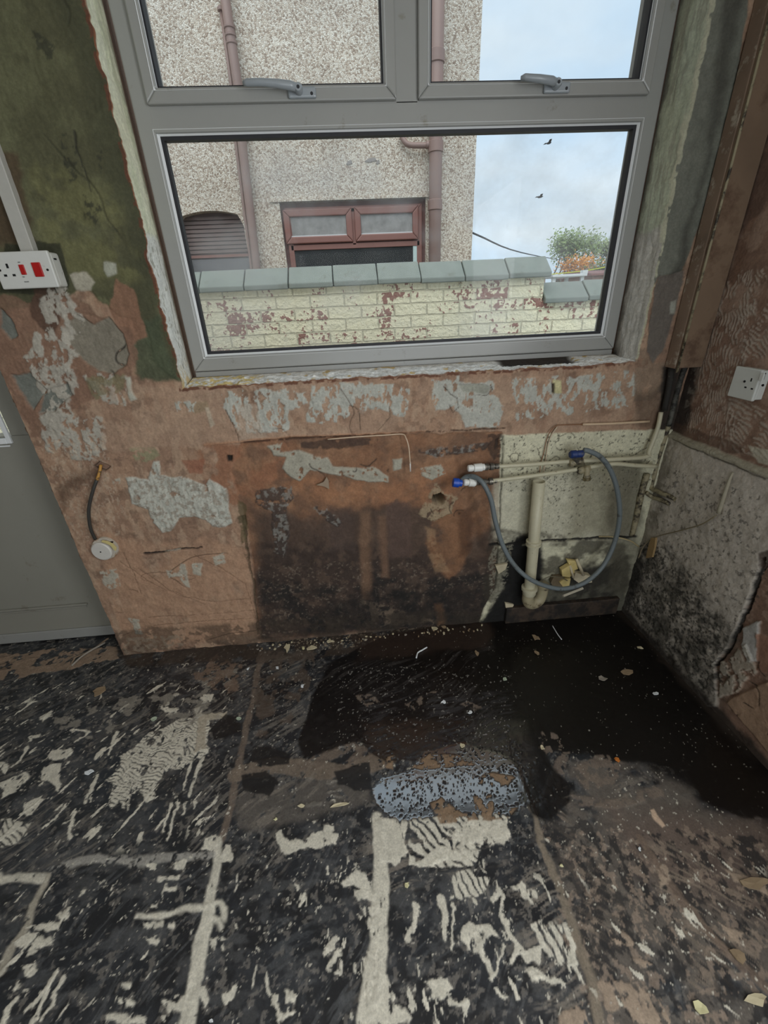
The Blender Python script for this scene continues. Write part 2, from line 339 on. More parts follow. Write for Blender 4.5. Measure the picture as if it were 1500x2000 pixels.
# below the ledge line: rust brown where the sink unit stood
ST = [(470, 868), (560, 855), (980, 843), (983, 860), (975, 1000), (968, 1150), (940, 1220), (505, 1250), (497, 1150), (488, 1060), (470, 980), (452, 920)]
S.put(S.poly(ST, .008), (146, 98, 68), h=-.003, edge=-.0015, var=.2, vs=.05)
S.put(S.poly([(380, 870), (560, 860), (560, 930), (470, 980), (440, 1000), (400, 940)], .03, .08, .012), (160, 102, 70), .8, brk=.42, bs=.05, soft=.08)
S.put(S.poly(ST, .02), (166, 118, 86), .7, brk=.52, bs=.07, soft=.14)
S.put(S.poly(ST, .02), (110, 80, 64), .6, brk=.52, bs=.045, soft=.16)
S.put(S.poly([(500, 1000), (620, 1010), (760, 985), (850, 1000), (900, 1080), (965, 1010), (965, 1160), (935, 1225), (505, 1248), (498, 1140)], .04, .1, .03), (78, 60, 52), .88, var=.25)
S.put(S.poly([(500, 1060), (740, 1060), (960, 1100), (940, 1225), (505, 1248)], .05, .1, .035), (62, 46, 40), .85, var=.3)
S.put(S.poly([(505, 1120), (640, 1150), (730, 1110), (830, 1130), (960, 1120), (960, 1215), (520, 1245)], .05, .07, .02), (36, 31, 30), .85, brk=.42, bs=.06, soft=.2)
S.put(S.poly([(505, 1000), (960, 1000), (940, 1225), (505, 1248)], .02), (120, 92, 76), .35, brk=.58, bs=.03, soft=.12)
S.put(S.poly([(505, 1100), (960, 1100), (940, 1225), (505, 1248)], .02), (140, 120, 106), .5, brk=.68, bs=.010, soft=.05)
S.put(S.poly([(850, 1000), (905, 990), (915, 1060), (905, 1110), (880, 1135), (850, 1115), (835, 1060)], .015, .05, .01), (150, 100, 66), .8, brk=.35, bs=.05, soft=.2)
S.put(S.poly([(830, 1030), (850, 1035), (852, 1060), (870, 1100), (880, 1120), (850, 1118), (838, 1090)], .01, .04, .006), (176, 134, 98), .5, brk=.4, bs=.03, soft=.1)
S.put(S.poly([(893, 1000), (925, 990), (920, 1080), (900, 1090)], .012, .04, .012), (92, 56, 34), .7)
for x0, x1, y0, y1, c, o in ((702, 722, 1000, 1170, (150, 108, 80), .55), (738, 756, 1010, 1130, (140, 100, 76), .6), (753, 800, 980, 1090, (100, 74, 66), .75), (640, 690, 990, 1080, (84, 64, 58), .6), (850, 866, 1180, 1222, (170, 116, 76), .8)):
    S.put(S.poly([(x0, y0), (x1, y0), (x1+4, y1), (x0+6, y1)], .01, .06, .012), c, o)
S.put(S.poly([(690, 1165), (850, 1215), (822, 1222), (740, 1225)], .02), (150, 124, 104), .6, brk=.5, bs=.02)
S.put(S.poly([(540, 930), (760, 940), (880, 900), (900, 960), (820, 985), (640, 985), (560, 960)], .03, .08, .03), (182, 118, 76), .6, brk=.42, bs=.06, soft=.15)
S.put(S.poly([(640, 1180), (760, 1150), (960, 1150), (945, 1222), (560, 1248)], .04, .08, .03), (26, 22, 21), .7, brk=.38, bs=.07, soft=.2)
# white remains of filler on the brown area
for q in ([(520, 872), (552, 866), (548, 886), (585, 880), (640, 896), (650, 912), (700, 915), (735, 912), (760, 930), (758, 944), (700, 938), (640, 925), (606, 918), (585, 942), (570, 934), (552, 915), (560, 895), (535, 890)],
          [(766, 898), (785, 895), (786, 914), (770, 920)], [(820, 915), (860, 905), (870, 925), (845, 940), (825, 930)]):
    S.put(S.poly(q, .008), (176, 166, 152), h=.0025, edge=-.0012, brk=.3, bs=.02)
S.cracks(S.poly([(550, 880), (760, 900), (760, 945), (550, 940)], .005), .03, 1.2, (60, 46, 40), .8)
for q in ([(500, 960), (570, 950), (575, 975), (560, 990), (565, 1040), (555, 1090), (535, 1080), (530, 1000), (500, 985)], [(608, 990), (630, 990), (668, 1020), (660, 1030), (625, 1010)], [(800, 882), (890, 872), (960, 865), (950, 880), (860, 892)]):
    S.put(S.poly(q, .012), (72, 58, 54), .85, brk=.42, bs=.02, soft=.06, h=.0015, edge=-.001)
    S.put(S.poly(q, .012), (150, 144, 140), .6, brk=.56, bs=.014, soft=.04)
S.put(S.poly([(585, 866), (660, 858), (740, 856), (735, 868), (640, 880), (585, 876)], .01), (70, 50, 42), .8, brk=.42, bs=.03)
S.put(S.line([(470, 866), (560, 858), (700, 850), (830, 844), (985, 836)], .006), (72, 44, 30), .85, h=-.003, brk=.4, bs=.03)
S.put(S.line([(400, 868), (470, 862), (560, 853), (780, 846), (830, 843)], .007), (186, 130, 96), .7, h=.002)
# left pale panel of plaster with fine curved cracks
LP = [(190, 1040), (300, 1060), (400, 1050), (486, 1075), (492, 1150), (505, 1245), (240, 1262), (222, 1190)]
S.put(S.poly(LP, .02, .08, .012), (190, 142, 112), .75, brk=.36, bs=.1, soft=.15)
S.cracks(S.poly(LP, .01), .16, .9, (96, 66, 48), .85, -.0015, 2, (1, 2.2)); S.cracks(S.poly(LP, .01), .1, .7, (110, 76, 56), .7, -.001, 3, (.6, 3))
for l in ([(235, 1095), (290, 1135), (360, 1165), (420, 1175), (490, 1170)], [(270, 1110), (330, 1150), (400, 1180)], [(290, 1205), (390, 1200), (500, 1192)], [(300, 1222), (400, 1212), (500, 1206)], [(380, 1085), (430, 1110), (480, 1140), (492, 1180), (500, 1215)], [(240, 1080), (262, 1120), (275, 1160)]):
    S.put(S.line(l, .0025, .0015, .006, .05), (104, 70, 50), .8, h=-.0015)
S.put(S.line([(282, 1082), (320, 1078), (355, 1072), (393, 1070)], .009, .005), (40, 28, 22), 1, h=-.006)
S.put(S.line([(320, 1077), (352, 1074)], .004), (190, 176, 160), .8)
S.put(S.line([(475, 1010), (480, 1060), (488, 1110), (497, 1150), (503, 1240)], .012, .006, .008), (70, 56, 34), .7, h=-.003)
S.put(S.poly([(462, 975), (480, 985), (488, 1060), (480, 1095), (470, 1050)], .01), (84, 74, 40), .7, brk=.4, bs=.03)
# big white filler patch
for q in ([(246, 930), (290, 938), (295, 915), (300, 900), (312, 902), (312, 928), (370, 935), (400, 950), (410, 935), (445, 955), (452, 1020), (440, 1028), (415, 1030), (400, 1015), (378, 1008), (350, 1010), (335, 1038), (318, 1040), (300, 1020), (290, 995), (258, 985)],):
    S.put(S.poly(q, .009), (196, 190, 182), h=.002, edge=-.001, brk=.27, bs=.03, soft=.03, var=.06); S.relief(S.poly(q, .009), .010, .0022, 3, (1.0, .22)); S.relief(S.poly(q, .009), .005, .0006, 2)
    S.put(S.poly(q, .009), (150, 128, 112), .6, brk=.56, bs=.012, soft=.04)
for q in ([(196, 1115), (228, 1110), (235, 1145), (215, 1152), (200, 1140)], [(325, 1112), (350, 1118), (352, 1100), (362, 1100), (372, 1148), (362, 1145), (350, 1125), (330, 1128)], [(248, 1208), (272, 1210), (278, 1240), (264, 1240), (260, 1220)], [(372, 1100), (395, 1100), (392, 1125), (378, 1122)],
          [(215, 935), (235, 935), (235, 945), (218, 945)], [(415, 1088), (435, 1080), (440, 1100), (420, 1105)]):
    S.put(S.poly(q, .008), (186, 172, 158), h=.001, edge=-.0006, brk=.38, bs=.012)
S.put(S.poly([(70, 860), (200, 850), (240, 1000), (230, 1080), (150, 1050)], .03), (200, 172, 150), .5, brk=.6, bs=.012, soft=.03, stretch=1.8)
S.put(S.poly([(110, 950), (200, 900), (195, 925), (140, 960), (120, 1010)], .02, .05, .02), (92, 64, 46), .7)  # cast shadow of the outlet cable, painted into the plaster colour
S.put(S.poly([(358, 900), (400, 898), (395, 925), (370, 925)], .01), (160, 92, 64), .7)
S.put(S.poly([(200, 1235), (500, 1215), (960, 1190), (960, 1230), (240, 1285), (225, 1270)], .02, .05, .012), (58, 46, 36), .6, brk=.42, bs=.04)
S.put(S.poly([(245, 1245), (360, 1240), (360, 1262), (240, 1280)], .02), (150, 128, 110), .7, brk=.5, bs=.014)
# right of the window: old plaster strip
S.put(S.poly([(1240, -300), (1500, -300), (1420, 300), (1330, 535), (1286, 540), (1240, 600)], .006), (118, 117, 108), h=.001, var=.12)
S.put(S.poly([(1440, -200), (1500, -200), (1330, 540), (1310, 540), (1370, 330)], .02, .08, .015), (64, 60, 54), .7)
S.put(S.poly([(1284, 540), (1338, 528), (1322, 600), (1300, 680), (1276, 712), (1262, 690), (1272, 600)], .008), (112, 100, 94), h=-.0025, edge=-.0015)
S.put(S.poly([(1310, 590), (1322, 584), (1318, 612), (1308, 612)], .004), (164, 160, 150), h=.001)
S.put(S.poly([(1240, 690), (1262, 680), (1280, 712), (1300, 690), (1300, 760), (1240, 790)], .015), (150, 122, 102), .8, brk=.4, bs=.03)
S.put(S.poly([(1290, 720), (1330, 715), (1330, 860), (1285, 850)], .018, .05, .012), (28, 26, 24), .92)
S.put(S.poly([(1240, 770), (1290, 760), (1285, 850), (1240, 835)], .02, .05, .02), (76, 58, 46), .6)
# cream painted section behind the pipes
WP = [(978, 850), (1100, 845), (1286, 838), (1330, 840), (1300, 1230), (930, 1240), (945, 1190), (968, 1150), (974, 1000)]
S.put(S.poly(WP, .005, .03), (218, 208, 182), h=.0015, edge=-.001, var=.08)
S.relief(S.poly(WP, .004), .03, .0012); S.relief(S.poly(WP, .004), .12, .002)
S.put(S.poly([(965, 940), (1240, 915), (1230, 1060), (960, 1060)], .02, .06, .015), (202, 192, 174), .7)
S.put(S.poly([(1120, 900), (1260, 895), (1235, 1050), (1100, 1050)], .04, .1, .04), (132, 120, 92), .55)
S.put(S.poly([(975, 850), (1280, 838), (1275, 960), (970, 960)], .005), (60, 54, 44), .85, brk=.68, bs=.008, soft=.03)
S.cracks(S.poly([(985, 850), (1280, 838), (1265, 910), (985, 910)], .005), .035, .8, (80, 68, 54), .8)
S.put(S.poly([(960, 1030), (1035, 1040), (1230, 1060), (1225, 1200), (930, 1240)], .02, .06, .012), (60, 52, 42), .8, brk=.46, bs=.07, soft=.12)
for k in range(2): S.put(S.poly([(990, 1060), (1020, 1045), (1060, 1060), (1055, 1160), (1090, 1210), (930, 1235), (980, 1150)], .02, .06, .012), (14, 12, 11), .95)
S.put(S.poly([(1055, 1130), (1225, 1090), (1235, 1200), (1050, 1220)], .03, .06, .02), (34, 29, 24), .85)
S.put(S.poly([(1190, 900), (1260, 890), (1240, 1170), (1190, 1150)], .03, .08, .02), (84, 76, 62), .6)
S.put(S.poly([(1060, 900), (1150, 900), (1140, 1040), (1060, 1050)], .01), (70, 60, 46), .7, brk=.7, bs=.01, soft=.02)
S.put(S.poly([(955, 1090), (985, 1030), (1010, 1040), (990, 1130), (958, 1190)], .01), (150, 142, 126), .7, brk=.5, bs=.008, soft=.05)
S.put(S.line([(960, 1065), (1100, 1055), (1180, 1050), (1240, 1048)], .014, .01, .006), (26, 22, 18), .95, h=-.004)
S.put(S.line([(1020, 1064), (1110, 1056), (1240, 1050)], .004, .003, .004), (170, 160, 136), .7, brk=.5, bs=.03)
S.put(S.poly([(968, 860), (974, 856), (974, 872), (966, 880)], .004), (24, 18, 14), 1, h=-.004)
S.put(S.poly([(950, 850), (980, 848), (978, 895), (966, 905), (955, 880)], .01), (66, 46, 36), .8, brk=.4, bs=.02)
S.put(S.line([(982, 852), (980, 930), (976, 1010), (968, 1150)], .005), (50, 40, 32), .7, h=-.003)
S.put(S.poly([(443, 890), (454, 890), (453, 902), (444, 902)], .004), (34, 24, 18), 1, h=-.005)
S.put(S.poly([(182, 912), (192, 902), (214, 912), (204, 920)], .003), (26, 22, 18), 1, h=-.008)
# crumbly rim and hole of the removed waste pipe
S.put(S.poly([(845, 958), (852, 946), (862, 960), (880, 968), (895, 975), (882, 1000), (850, 1018), (836, 1016), (820, 1006), (826, 985)], .016, .025), (170, 144, 114), .85, h=.003, edge=-.0015, brk=.38, bs=.02, soft=.06)
S.cracks(S.poly([(835, 950), (930, 950), (900, 1010), (830, 1010)], .004), .02, 1.0, (60, 44, 32), .8)
S.h *= 1.7
hx, hz = S.tr(857, 976)
dh = np.hypot((S.U-hx), (S.V-hz)); S.h -= .13*ss(.026, .023, dh + (fbm(S.U, S.V, .01, 90)-.5)*.006)
S.put((slice(None), slice(None)) and (F[0], ss(.025, .022, dh)), (34, 28, 24), .95)  # inside of the hole coloured dark to deepen its shade
S.h[:] = np.clip(S.h, -.14, .02)
# ragged opening
ed = lambda t, sd: ((fbm(t, t*0+sd, .03, int(sd), 4, .65)-.5)*.018).astype(np.float32)
X = S.U.copy(); Z = S.V.copy()
nl = lambda d, w: np.exp(-(d/w)**2)
X += ed(S.V, 3)*nl(S.U-OL, .02)*(S.V > OB-.02); X += ed(S.V, 5)*nl(S.U-OR, .02)*(S.V > OB-.02)
Z += ed(S.U, 7)*nl(S.V-OB, .02)*(S.U > OL-.02)*(S.U < OR+.02)
edge_l = (np.abs(S.U-OL) < .006) & (S.V > OB-.01); edge_b = (np.abs(S.V-OB) < .008) & (S.U > OL-.01) & (S.U < OR+.01); edge_r = (np.abs(S.U-OR) < .006) & (S.V > OB)
bk = fbm(S.U, S.V, .02, 77)
S.put((F[0], (edge_l | edge_b) * ss(.42, .5, bk)), (110, 60, 38), .9)
S.put((F[0], (edge_r) * ss(.3, .4, bk)), (190, 184, 160), .9)
jz, iz = np.abs(S.vs-OB).argmin(), np.abs(S.vs-OT).argmin(); ia, ib = np.abs(S.us-OL).argmin(), np.abs(S.us-OR).argmin()
keep = np.ones((len(vs)-1, len(us)-1), bool); keep[jz:iz, ia:ib] = False
S.tone(.84, .86); S.c *= np.array([1.0, 1.045, .975], np.float32)
g = GridMesh(); g.grid(np.stack([X, -S.h, Z], -1), S.c, S.r, keep)
# reveals: depth DR to the frame
DR = .125
def strip(edge, inner, n, colf, hf, flip):
    E0 = np.array(edge); E1 = np.array(inner); t = np.linspace(0, 1, n)[:, None, None]; P = E0*(1-t) + E1*t
    tt = np.broadcast_to(np.linspace(0, 1, n)[:, None], P.shape[:2]); cc, hh = colf(P, tt); P = P + hf(hh); g.grid(P, cc, np.full(cc.shape[:2], .8), flip=flip)
zz = vs[jz:iz+1]
def lcol(P, t):
    z, y = P[..., 2], P[..., 1]; n = fbm(z, y*2, .04, 31); c = s2l((226, 226, 200))*np.ones(P.shape)
    def mx(c, m, q): m = m[..., None]; return c*(1-m) + s2l(q)*m
    c = mx(c, ss(.45, .65, fbm(z*.15, y, .02, 36))*.45, (196, 202, 166)); c = mx(c, ss(1.48, 1.5, -z+2.98+(n-.5)*.04), (222, 222, 214))
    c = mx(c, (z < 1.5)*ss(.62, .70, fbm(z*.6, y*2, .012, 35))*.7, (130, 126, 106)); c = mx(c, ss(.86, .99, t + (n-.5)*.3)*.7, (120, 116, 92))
    c = mx(c, ss(.10, .02, t + (n-.5)*.2), (140, 86, 54)); c = mx(c, ss(1.16, 1.08, z)*ss(.5, .55, n), (214, 190, 140)); return c, (n-.5)*.004
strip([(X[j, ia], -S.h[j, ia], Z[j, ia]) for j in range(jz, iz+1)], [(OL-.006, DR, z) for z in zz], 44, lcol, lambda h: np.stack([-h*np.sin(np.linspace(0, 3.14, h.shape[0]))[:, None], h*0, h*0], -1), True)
def rcol(P, t):
    z, y = P[..., 2], P[..., 1]; n = fbm(z, y*2, .04, 41); lo = ss(1.47, 1.45, z+(n-.5)*.03)[..., None]
    c = s2l((186, 190, 166))*(1-lo) + s2l((196, 190, 180))*lo; w = (ss(.5, .62, fbm(z*.3, y*3, .02, 46))*.5)[..., None]; c = c*(1-w) + s2l((150, 142, 128))*w
    w = (ss(.14, .04, t+(n-.5)*.2)*(z > 1.42))[..., None]; c = c*(1-w) + s2l((206, 202, 178))*w
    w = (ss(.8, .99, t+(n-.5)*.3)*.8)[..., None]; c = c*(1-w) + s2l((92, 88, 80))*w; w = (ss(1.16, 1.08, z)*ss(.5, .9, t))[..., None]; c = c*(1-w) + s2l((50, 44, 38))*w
    return c, (n-.5)*.008*(1+2*lo[..., 0]*(1-t))
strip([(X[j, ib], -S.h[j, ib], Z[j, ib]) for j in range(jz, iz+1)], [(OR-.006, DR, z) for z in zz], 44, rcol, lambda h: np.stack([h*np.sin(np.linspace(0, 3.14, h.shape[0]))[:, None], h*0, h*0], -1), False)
def bcol(P, t):
    x, y = P[..., 0], P[..., 1]; n = fbm(x, y, .03, 51); c = s2l((242, 240, 234))*np.ones(P.shape)
    def mx(c, m, q): m = m[..., None]; return c*(1-m) + s2l(q)*m
    c = mx(c, ss(.5, .6, fbm(x*.4, y*2, .012, 55)), (206, 200, 190)); c = mx(c, ss(.66, .74, fbm(x, y, .03, 56)), (210, 180, 120)); c = mx(c, ss(-.28, -.34, x)*ss(.5, .6, fbm(x, y, .014, 58)), (220, 196, 130))
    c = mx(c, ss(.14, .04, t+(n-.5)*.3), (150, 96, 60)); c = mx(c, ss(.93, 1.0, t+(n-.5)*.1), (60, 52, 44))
    gap = ss(.50, .54, x)*ss(.80, .77, x)*ss(.35, .45, t+(n-.5)*.3); c = mx(c, gap, (52, 44, 38)); return c, (n-.5)*.012 + (fbm(x, y, .008, 59)-.5)*.006 - gap*.014
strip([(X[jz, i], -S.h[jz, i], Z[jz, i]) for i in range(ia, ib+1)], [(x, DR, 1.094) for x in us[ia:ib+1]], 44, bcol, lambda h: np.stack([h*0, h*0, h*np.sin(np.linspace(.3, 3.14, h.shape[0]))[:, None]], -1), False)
# side of the wall towards the door, and the wall's outer mass
zl = vs; xe = X[:, 0]; rb = (fbm(zl, zl*0, .02, 61)-.5)*.012
P = np.stack([np.stack([xe + rb*k, np.full(len(zl), yy) - S.h[:, 0]*(k == 1), zl], -1) for yy, k in ((0, 1), (.06, 0), (.128, 0), (.27, 0))])
g.grid(P, np.tile(s2l((120, 100, 84)), P.shape[:2]+(1,)), np.full(P.shape[:2], .9), flip=True)
g.v[0][:, 0] += 0
brick = (150, 120, 100)
g.box(-1.045, OL-.012, .012, .27, -.05, 2.4, brick); g.box(OR+.012, WX+.02, .09, .27, -.05, 2.4, brick); g.box(OL-.012, OR+.012, .195, .27, -.05, 1.04, brick)
g.box(OL-.012, OR+.012, .012, .27, OT, 2.4, brick); g.box(-2.3, -1.045, 0, .27, 2.06, 2.4, (150, 150, 130)); g.box(-2.3, -2.02, 0, .27, -.05, 2.06, (150, 150, 130))
tag(g.build('wall_back', m_worn), 'stripped window wall with bare salmon plaster, rust stains and old green paint', 'wall', kind='structure')

# ---- floor ---------------------------------------------------------
us = np.concatenate([[-2.6], np.linspace(-1.85, WX, 1204)]); vs = np.linspace(-1.36, .17, 613)
S = Surf(us, vs, lambda x, y: tuple(PZ(x, y))[:2], (36, 38, 42), .42)
F = S.full()
S.relief(F, .3, .002); S.relief(F, .02, .0006)
S.put(F, (54, 55, 58), .7, brk=.5, bs=.12, soft=.12); S.put(F, (30, 30, 32), .8, brk=.52, bs=.06, soft=.08)
S.put(F, (86, 86, 86), .5, brk=.58, bs=.03, soft=.07, stretch=.6, r=.7); S.put(F, (128, 122, 114), .5, brk=.64, bs=.012, soft=.03, r=.8)
# scraper marks in drifting directions
def scrape(q, ang, c, op, th=.58, f=.02, k=9):
    sl, a = S.poly(q, .03, .08, f); U, V = S.U[sl], S.V[sl]; an = math.radians(ang)
    w_ = (fbm(U, V, .22, S.n+1, 2)-.5)*.10; p = U*np.cos(an)+V*np.sin(an); q_ = -U*np.sin(an)+V*np.cos(an) + w_; S.n += 3
    S.put((sl, a*ss(th-.05, th+.10, fbm(p/k, q_, .008, S.n, 4, .65))*ss(.40, .62, fbm(U, V, .12, S.n+2, 3))), c, op*1.1, r=.8)
ALL = [(-400, 1250), (1800, 1180), (1900, 2100), (-400, 2100)]
scrape(ALL, 55, (92, 93, 94), .4, .6); scrape(ALL, 20, (80, 82, 84), .4, .62); scrape([(0, 1290), (600, 1270), (560, 1700), (0, 1700)], 40, (120, 114, 106), .6, .56)
scrape([(700, 1640), (1150, 1600), (1400, 2000), (700, 2000)], 12, (124, 116, 106), .75, .54)
# brown grey dusty zone at lower right
S.put(S.poly([(1115, 1480), (1180, 1475), (1260, 1490), (1350, 1530), (1380, 1580), (1500, 1600), (1800, 1640), (1800, 2100), (1180, 2100), (1120, 1850), (1050, 1640), (1080, 1560)], .03, .08, .02), (98, 90, 82), .85, brk=.40, bs=.08, soft=.12, r=.8, var=.2)
S.put(S.poly([(1180, 1580), (1500, 1600), (1800, 1640), (1800, 1900), (1250, 1720)], .05, .1, .05), (102, 84, 74), .6, r=.8)
sc_ = [(1060, 1620), (1500, 1640), (1500, 2000), (1150, 2000)]
S.put(S.poly(sc_, .05), (36, 34, 34), .85, brk=.54, bs=.03, soft=.04, stretch=1.6); S.put(S.poly(sc_, .05), (150, 132, 116), .6, brk=.6, bs=.015, soft=.03)
scrape([(1080, 1560), (1500, 1640), (1500, 2000), (1150, 2000)], -50, (132, 118, 104), .7, .55)
S.put(S.poly([(1060, 1620), (1150, 1600), (1230, 1780), (1180, 1900), (1110, 1760)], .04), (34, 33, 34), .7, brk=.5, bs=.02, soft=.04)
# brown tile joints with adhesive left in them
BR = (114, 100, 88)
def joint(l, w, c=BR, w2=None, op=.85, b=.3, h=.0008): S.put(S.line(l, w, w2, .010, .05, .004), c, op, brk=b, bs=.02, r=.85, h=h, var=.15)
joint([(512, 1282), (500, 1330), (490, 1390), (478, 1440), (465, 1500), (450, 1580), (432, 1640)], .022)
joint([(465, 1510), (540, 1495), (600, 1500), (660, 1512), (760, 1480)], .055, (122, 108, 94)); joint([(600, 1500), (690, 1445), (720, 1465), (680, 1500)], .05, BR, b=.45)
joint([(1015, 1520), (1035, 1570), (1050, 1620), (1075, 1690), (1100, 1760), (1125, 1830), (1155, 1910), (1170, 2000)], .014, (132, 120, 104), .022)
joint([(985, 1420), (1000, 1480), (1015, 1520)], .008, b=.4, op=.6)
joint([(1100, 1480), (1070, 1560), (1200, 1570), (1290, 1545)], .03, (118, 104, 92), b=.45, op=.7)
joint([(1250, 1640), (1330, 1760), (1420, 1860), (1500, 1930)], .02, (122, 104, 90), op=.7)
LT = (206, 200, 184)
joint([(430, 1640), (425, 1690), (412, 1740), (402, 1800), (390, 1860), (378, 1930), (362, 2010)], .02, LT, .036, 1, .2)
joint([(735, 1600), (742, 1660), (745, 1720), (742, 1790), (740, 1850), (730, 1900), (722, 1960), (716, 2010)], .032, LT, .05, 1, .22)
joint([(410, 1672), (330, 1676), (260, 1684), (190, 1676), (150, 1684), (95, 1700)], .02, (160, 156, 148), .02, .9, b=.42)
joint([(-10, 1712), (40, 1716), (88, 1716)], .02, LT, .02, .9, .35); joint([(90, 1716), (66, 1770), (45, 1820), (20, 1850), (0, 1900)], .016, (176, 168, 152), .02, .9, .25)
joint([(410, 1770), (370, 1776), (330, 1786), (270, 1786)], .012, LT, b=.3, op=1); joint([(405, 1775), (432, 1764), (442, 1780), (440, 1795)], .012, LT, b=.1, op=1); joint([(408, 1784), (428, 1800), (432, 1812)], .01, LT, b=.1, op=1)
# light adhesive patches
def patch(q, comb=None, c=LT, b=.2, op=1, w=.011, h=.001): S.put(S.poly(q, w, .022, .002), c, op, brk=b+.1, bs=.022, stretch=1.6, r=.85, h=h, comb=comb, var=.1, vs=.02)
patch([(290, 1430), (315, 1425), (360, 1400), (410, 1398), (405, 1450), (410, 1470), (380, 1485), (360, 1500), (330, 1500), (308, 1530), (300, 1558), (284, 1568), (280, 1548), (255, 1556), (250, 1582), (240, 1575), (236, 1562), (222, 1582), (210, 1570), (225, 1530), (205, 1525), (235, 1500), (232, 1478), (260, 1462)], (70, .011, .82, .05), b=.24)
patch([(385, 1395), (440, 1390), (440, 1402), (404, 1408), (404, 1460), (380, 1470), (386, 1420)], None, (178, 168, 150))
for l, w in (([(395, 1480), (382, 1520), (370, 1550), (368, 1556)], .012), ([(375, 1490), (358, 1545)], .008), ([(335, 1570), (318, 1626)], .008), ([(348, 1570), (328, 1640)], .008), ([(365, 1568), (356, 1592)], .01), ([(382, 1565), (378, 1580)], .006),
             ([(465, 1710), (462, 1722)], .006), ([(465, 1730), (460, 1740)], .008), ([(580, 1725), (581, 1736)], .006), ([(592, 1748), (588, 1768)], .008), ([(600, 1755), (598, 1768)], .006), ([(585, 1755), (582, 1762)], .005),
             ([(655, 1838), (645, 1858), (634, 1864)], .012), ([(662, 1860), (645, 1880), (640, 1895)], .012), ([(668, 1882), (664, 1902), (655, 1900)], .009), ([(690, 1890), (692, 1900)], .006), ([(636, 1695), (640, 1708)], .007),
             ([(106, 1902), (90, 1930), (70, 1960), (50, 1975)], .012), ([(100, 1912), (86, 1950), (72, 1985), (62, 2000)], .012), ([(118, 1915), (100, 1960), (85, 1985)], .009), ([(60, 1852), (66, 1858), (56, 1866)], .009), ([(30, 1950), (10, 1985), (0, 2010)], .014),
             ([(35, 1610), (20, 1625), (0, 1640)], .022), ([(190, 1515), (175, 1548), (165, 1570)], .014), ([(145, 1590), (138, 1620), (137, 1638)], .01), ([(228, 1430), (222, 1450), (212, 1472)], .013), ([(200, 1465), (190, 1480)], .018),
             ([(75, 1438), (60, 1440), (58, 1448)], .013), ([(52, 1460), (40, 1480), (32, 1492)], .012), ([(140, 1425), (176, 1428), (160, 1440), (148, 1448)], .008), ([(100, 1390), (80, 1404)], .014), ([(600, 1570), (624, 1572)], .014), ([(640, 1545), (665, 1544)], .008), ([(650, 1555), (668, 1556)], .008), ([(640, 1528), (658, 1526)], .01), ([(648, 1566), (672, 1570)], .008),
             ([(520, 1900), (522, 1930), (528, 1946)], .008), ([(532, 1950), (545, 1995)], .01), ([(570, 1940), (572, 1950)], .014), ([(545, 1985), (572, 1975)], .01), ([(455, 1935), (448, 1950), (440, 1945)], .012), ([(500, 1888), (496, 1922)], .006),
             ([(860, 1755), (870, 1790), (868, 1830)], .018), ([(887, 1765), (886, 1790), (884, 1850)], .007), ([(812, 1770), (806, 1810), (796, 1834)], .014), ([(980, 1790), (1000, 1830), (1015, 1850), (1000, 1878)], .014), ([(980, 1750), (978, 1788)], .01), ([(965, 1725), (975, 1745), (962, 1760)], .012),
             ([(938, 1850), (950, 1880), (962, 1912)], .014), ([(962, 1912), (970, 1890), (985, 1842)], .008), ([(970, 1932), (985, 1950)], .01), ([(1040, 1900), (1050, 1910), (1064, 1908), (1100, 1922)], .013), ([(880, 1955), (890, 1964), (912, 1958)], .011), ([(1105, 1810), (1118, 1850), (1125, 1880)], .014), ([(1120, 1880), (1140, 1915)], .01), ([(945, 1680), (946, 1695)], .007)):
    S.put(S.line(l, w, w*.7, .009, .018, .0015), LT, 1, brk=.22, bs=.02, r=.85, h=.001, var=.1)
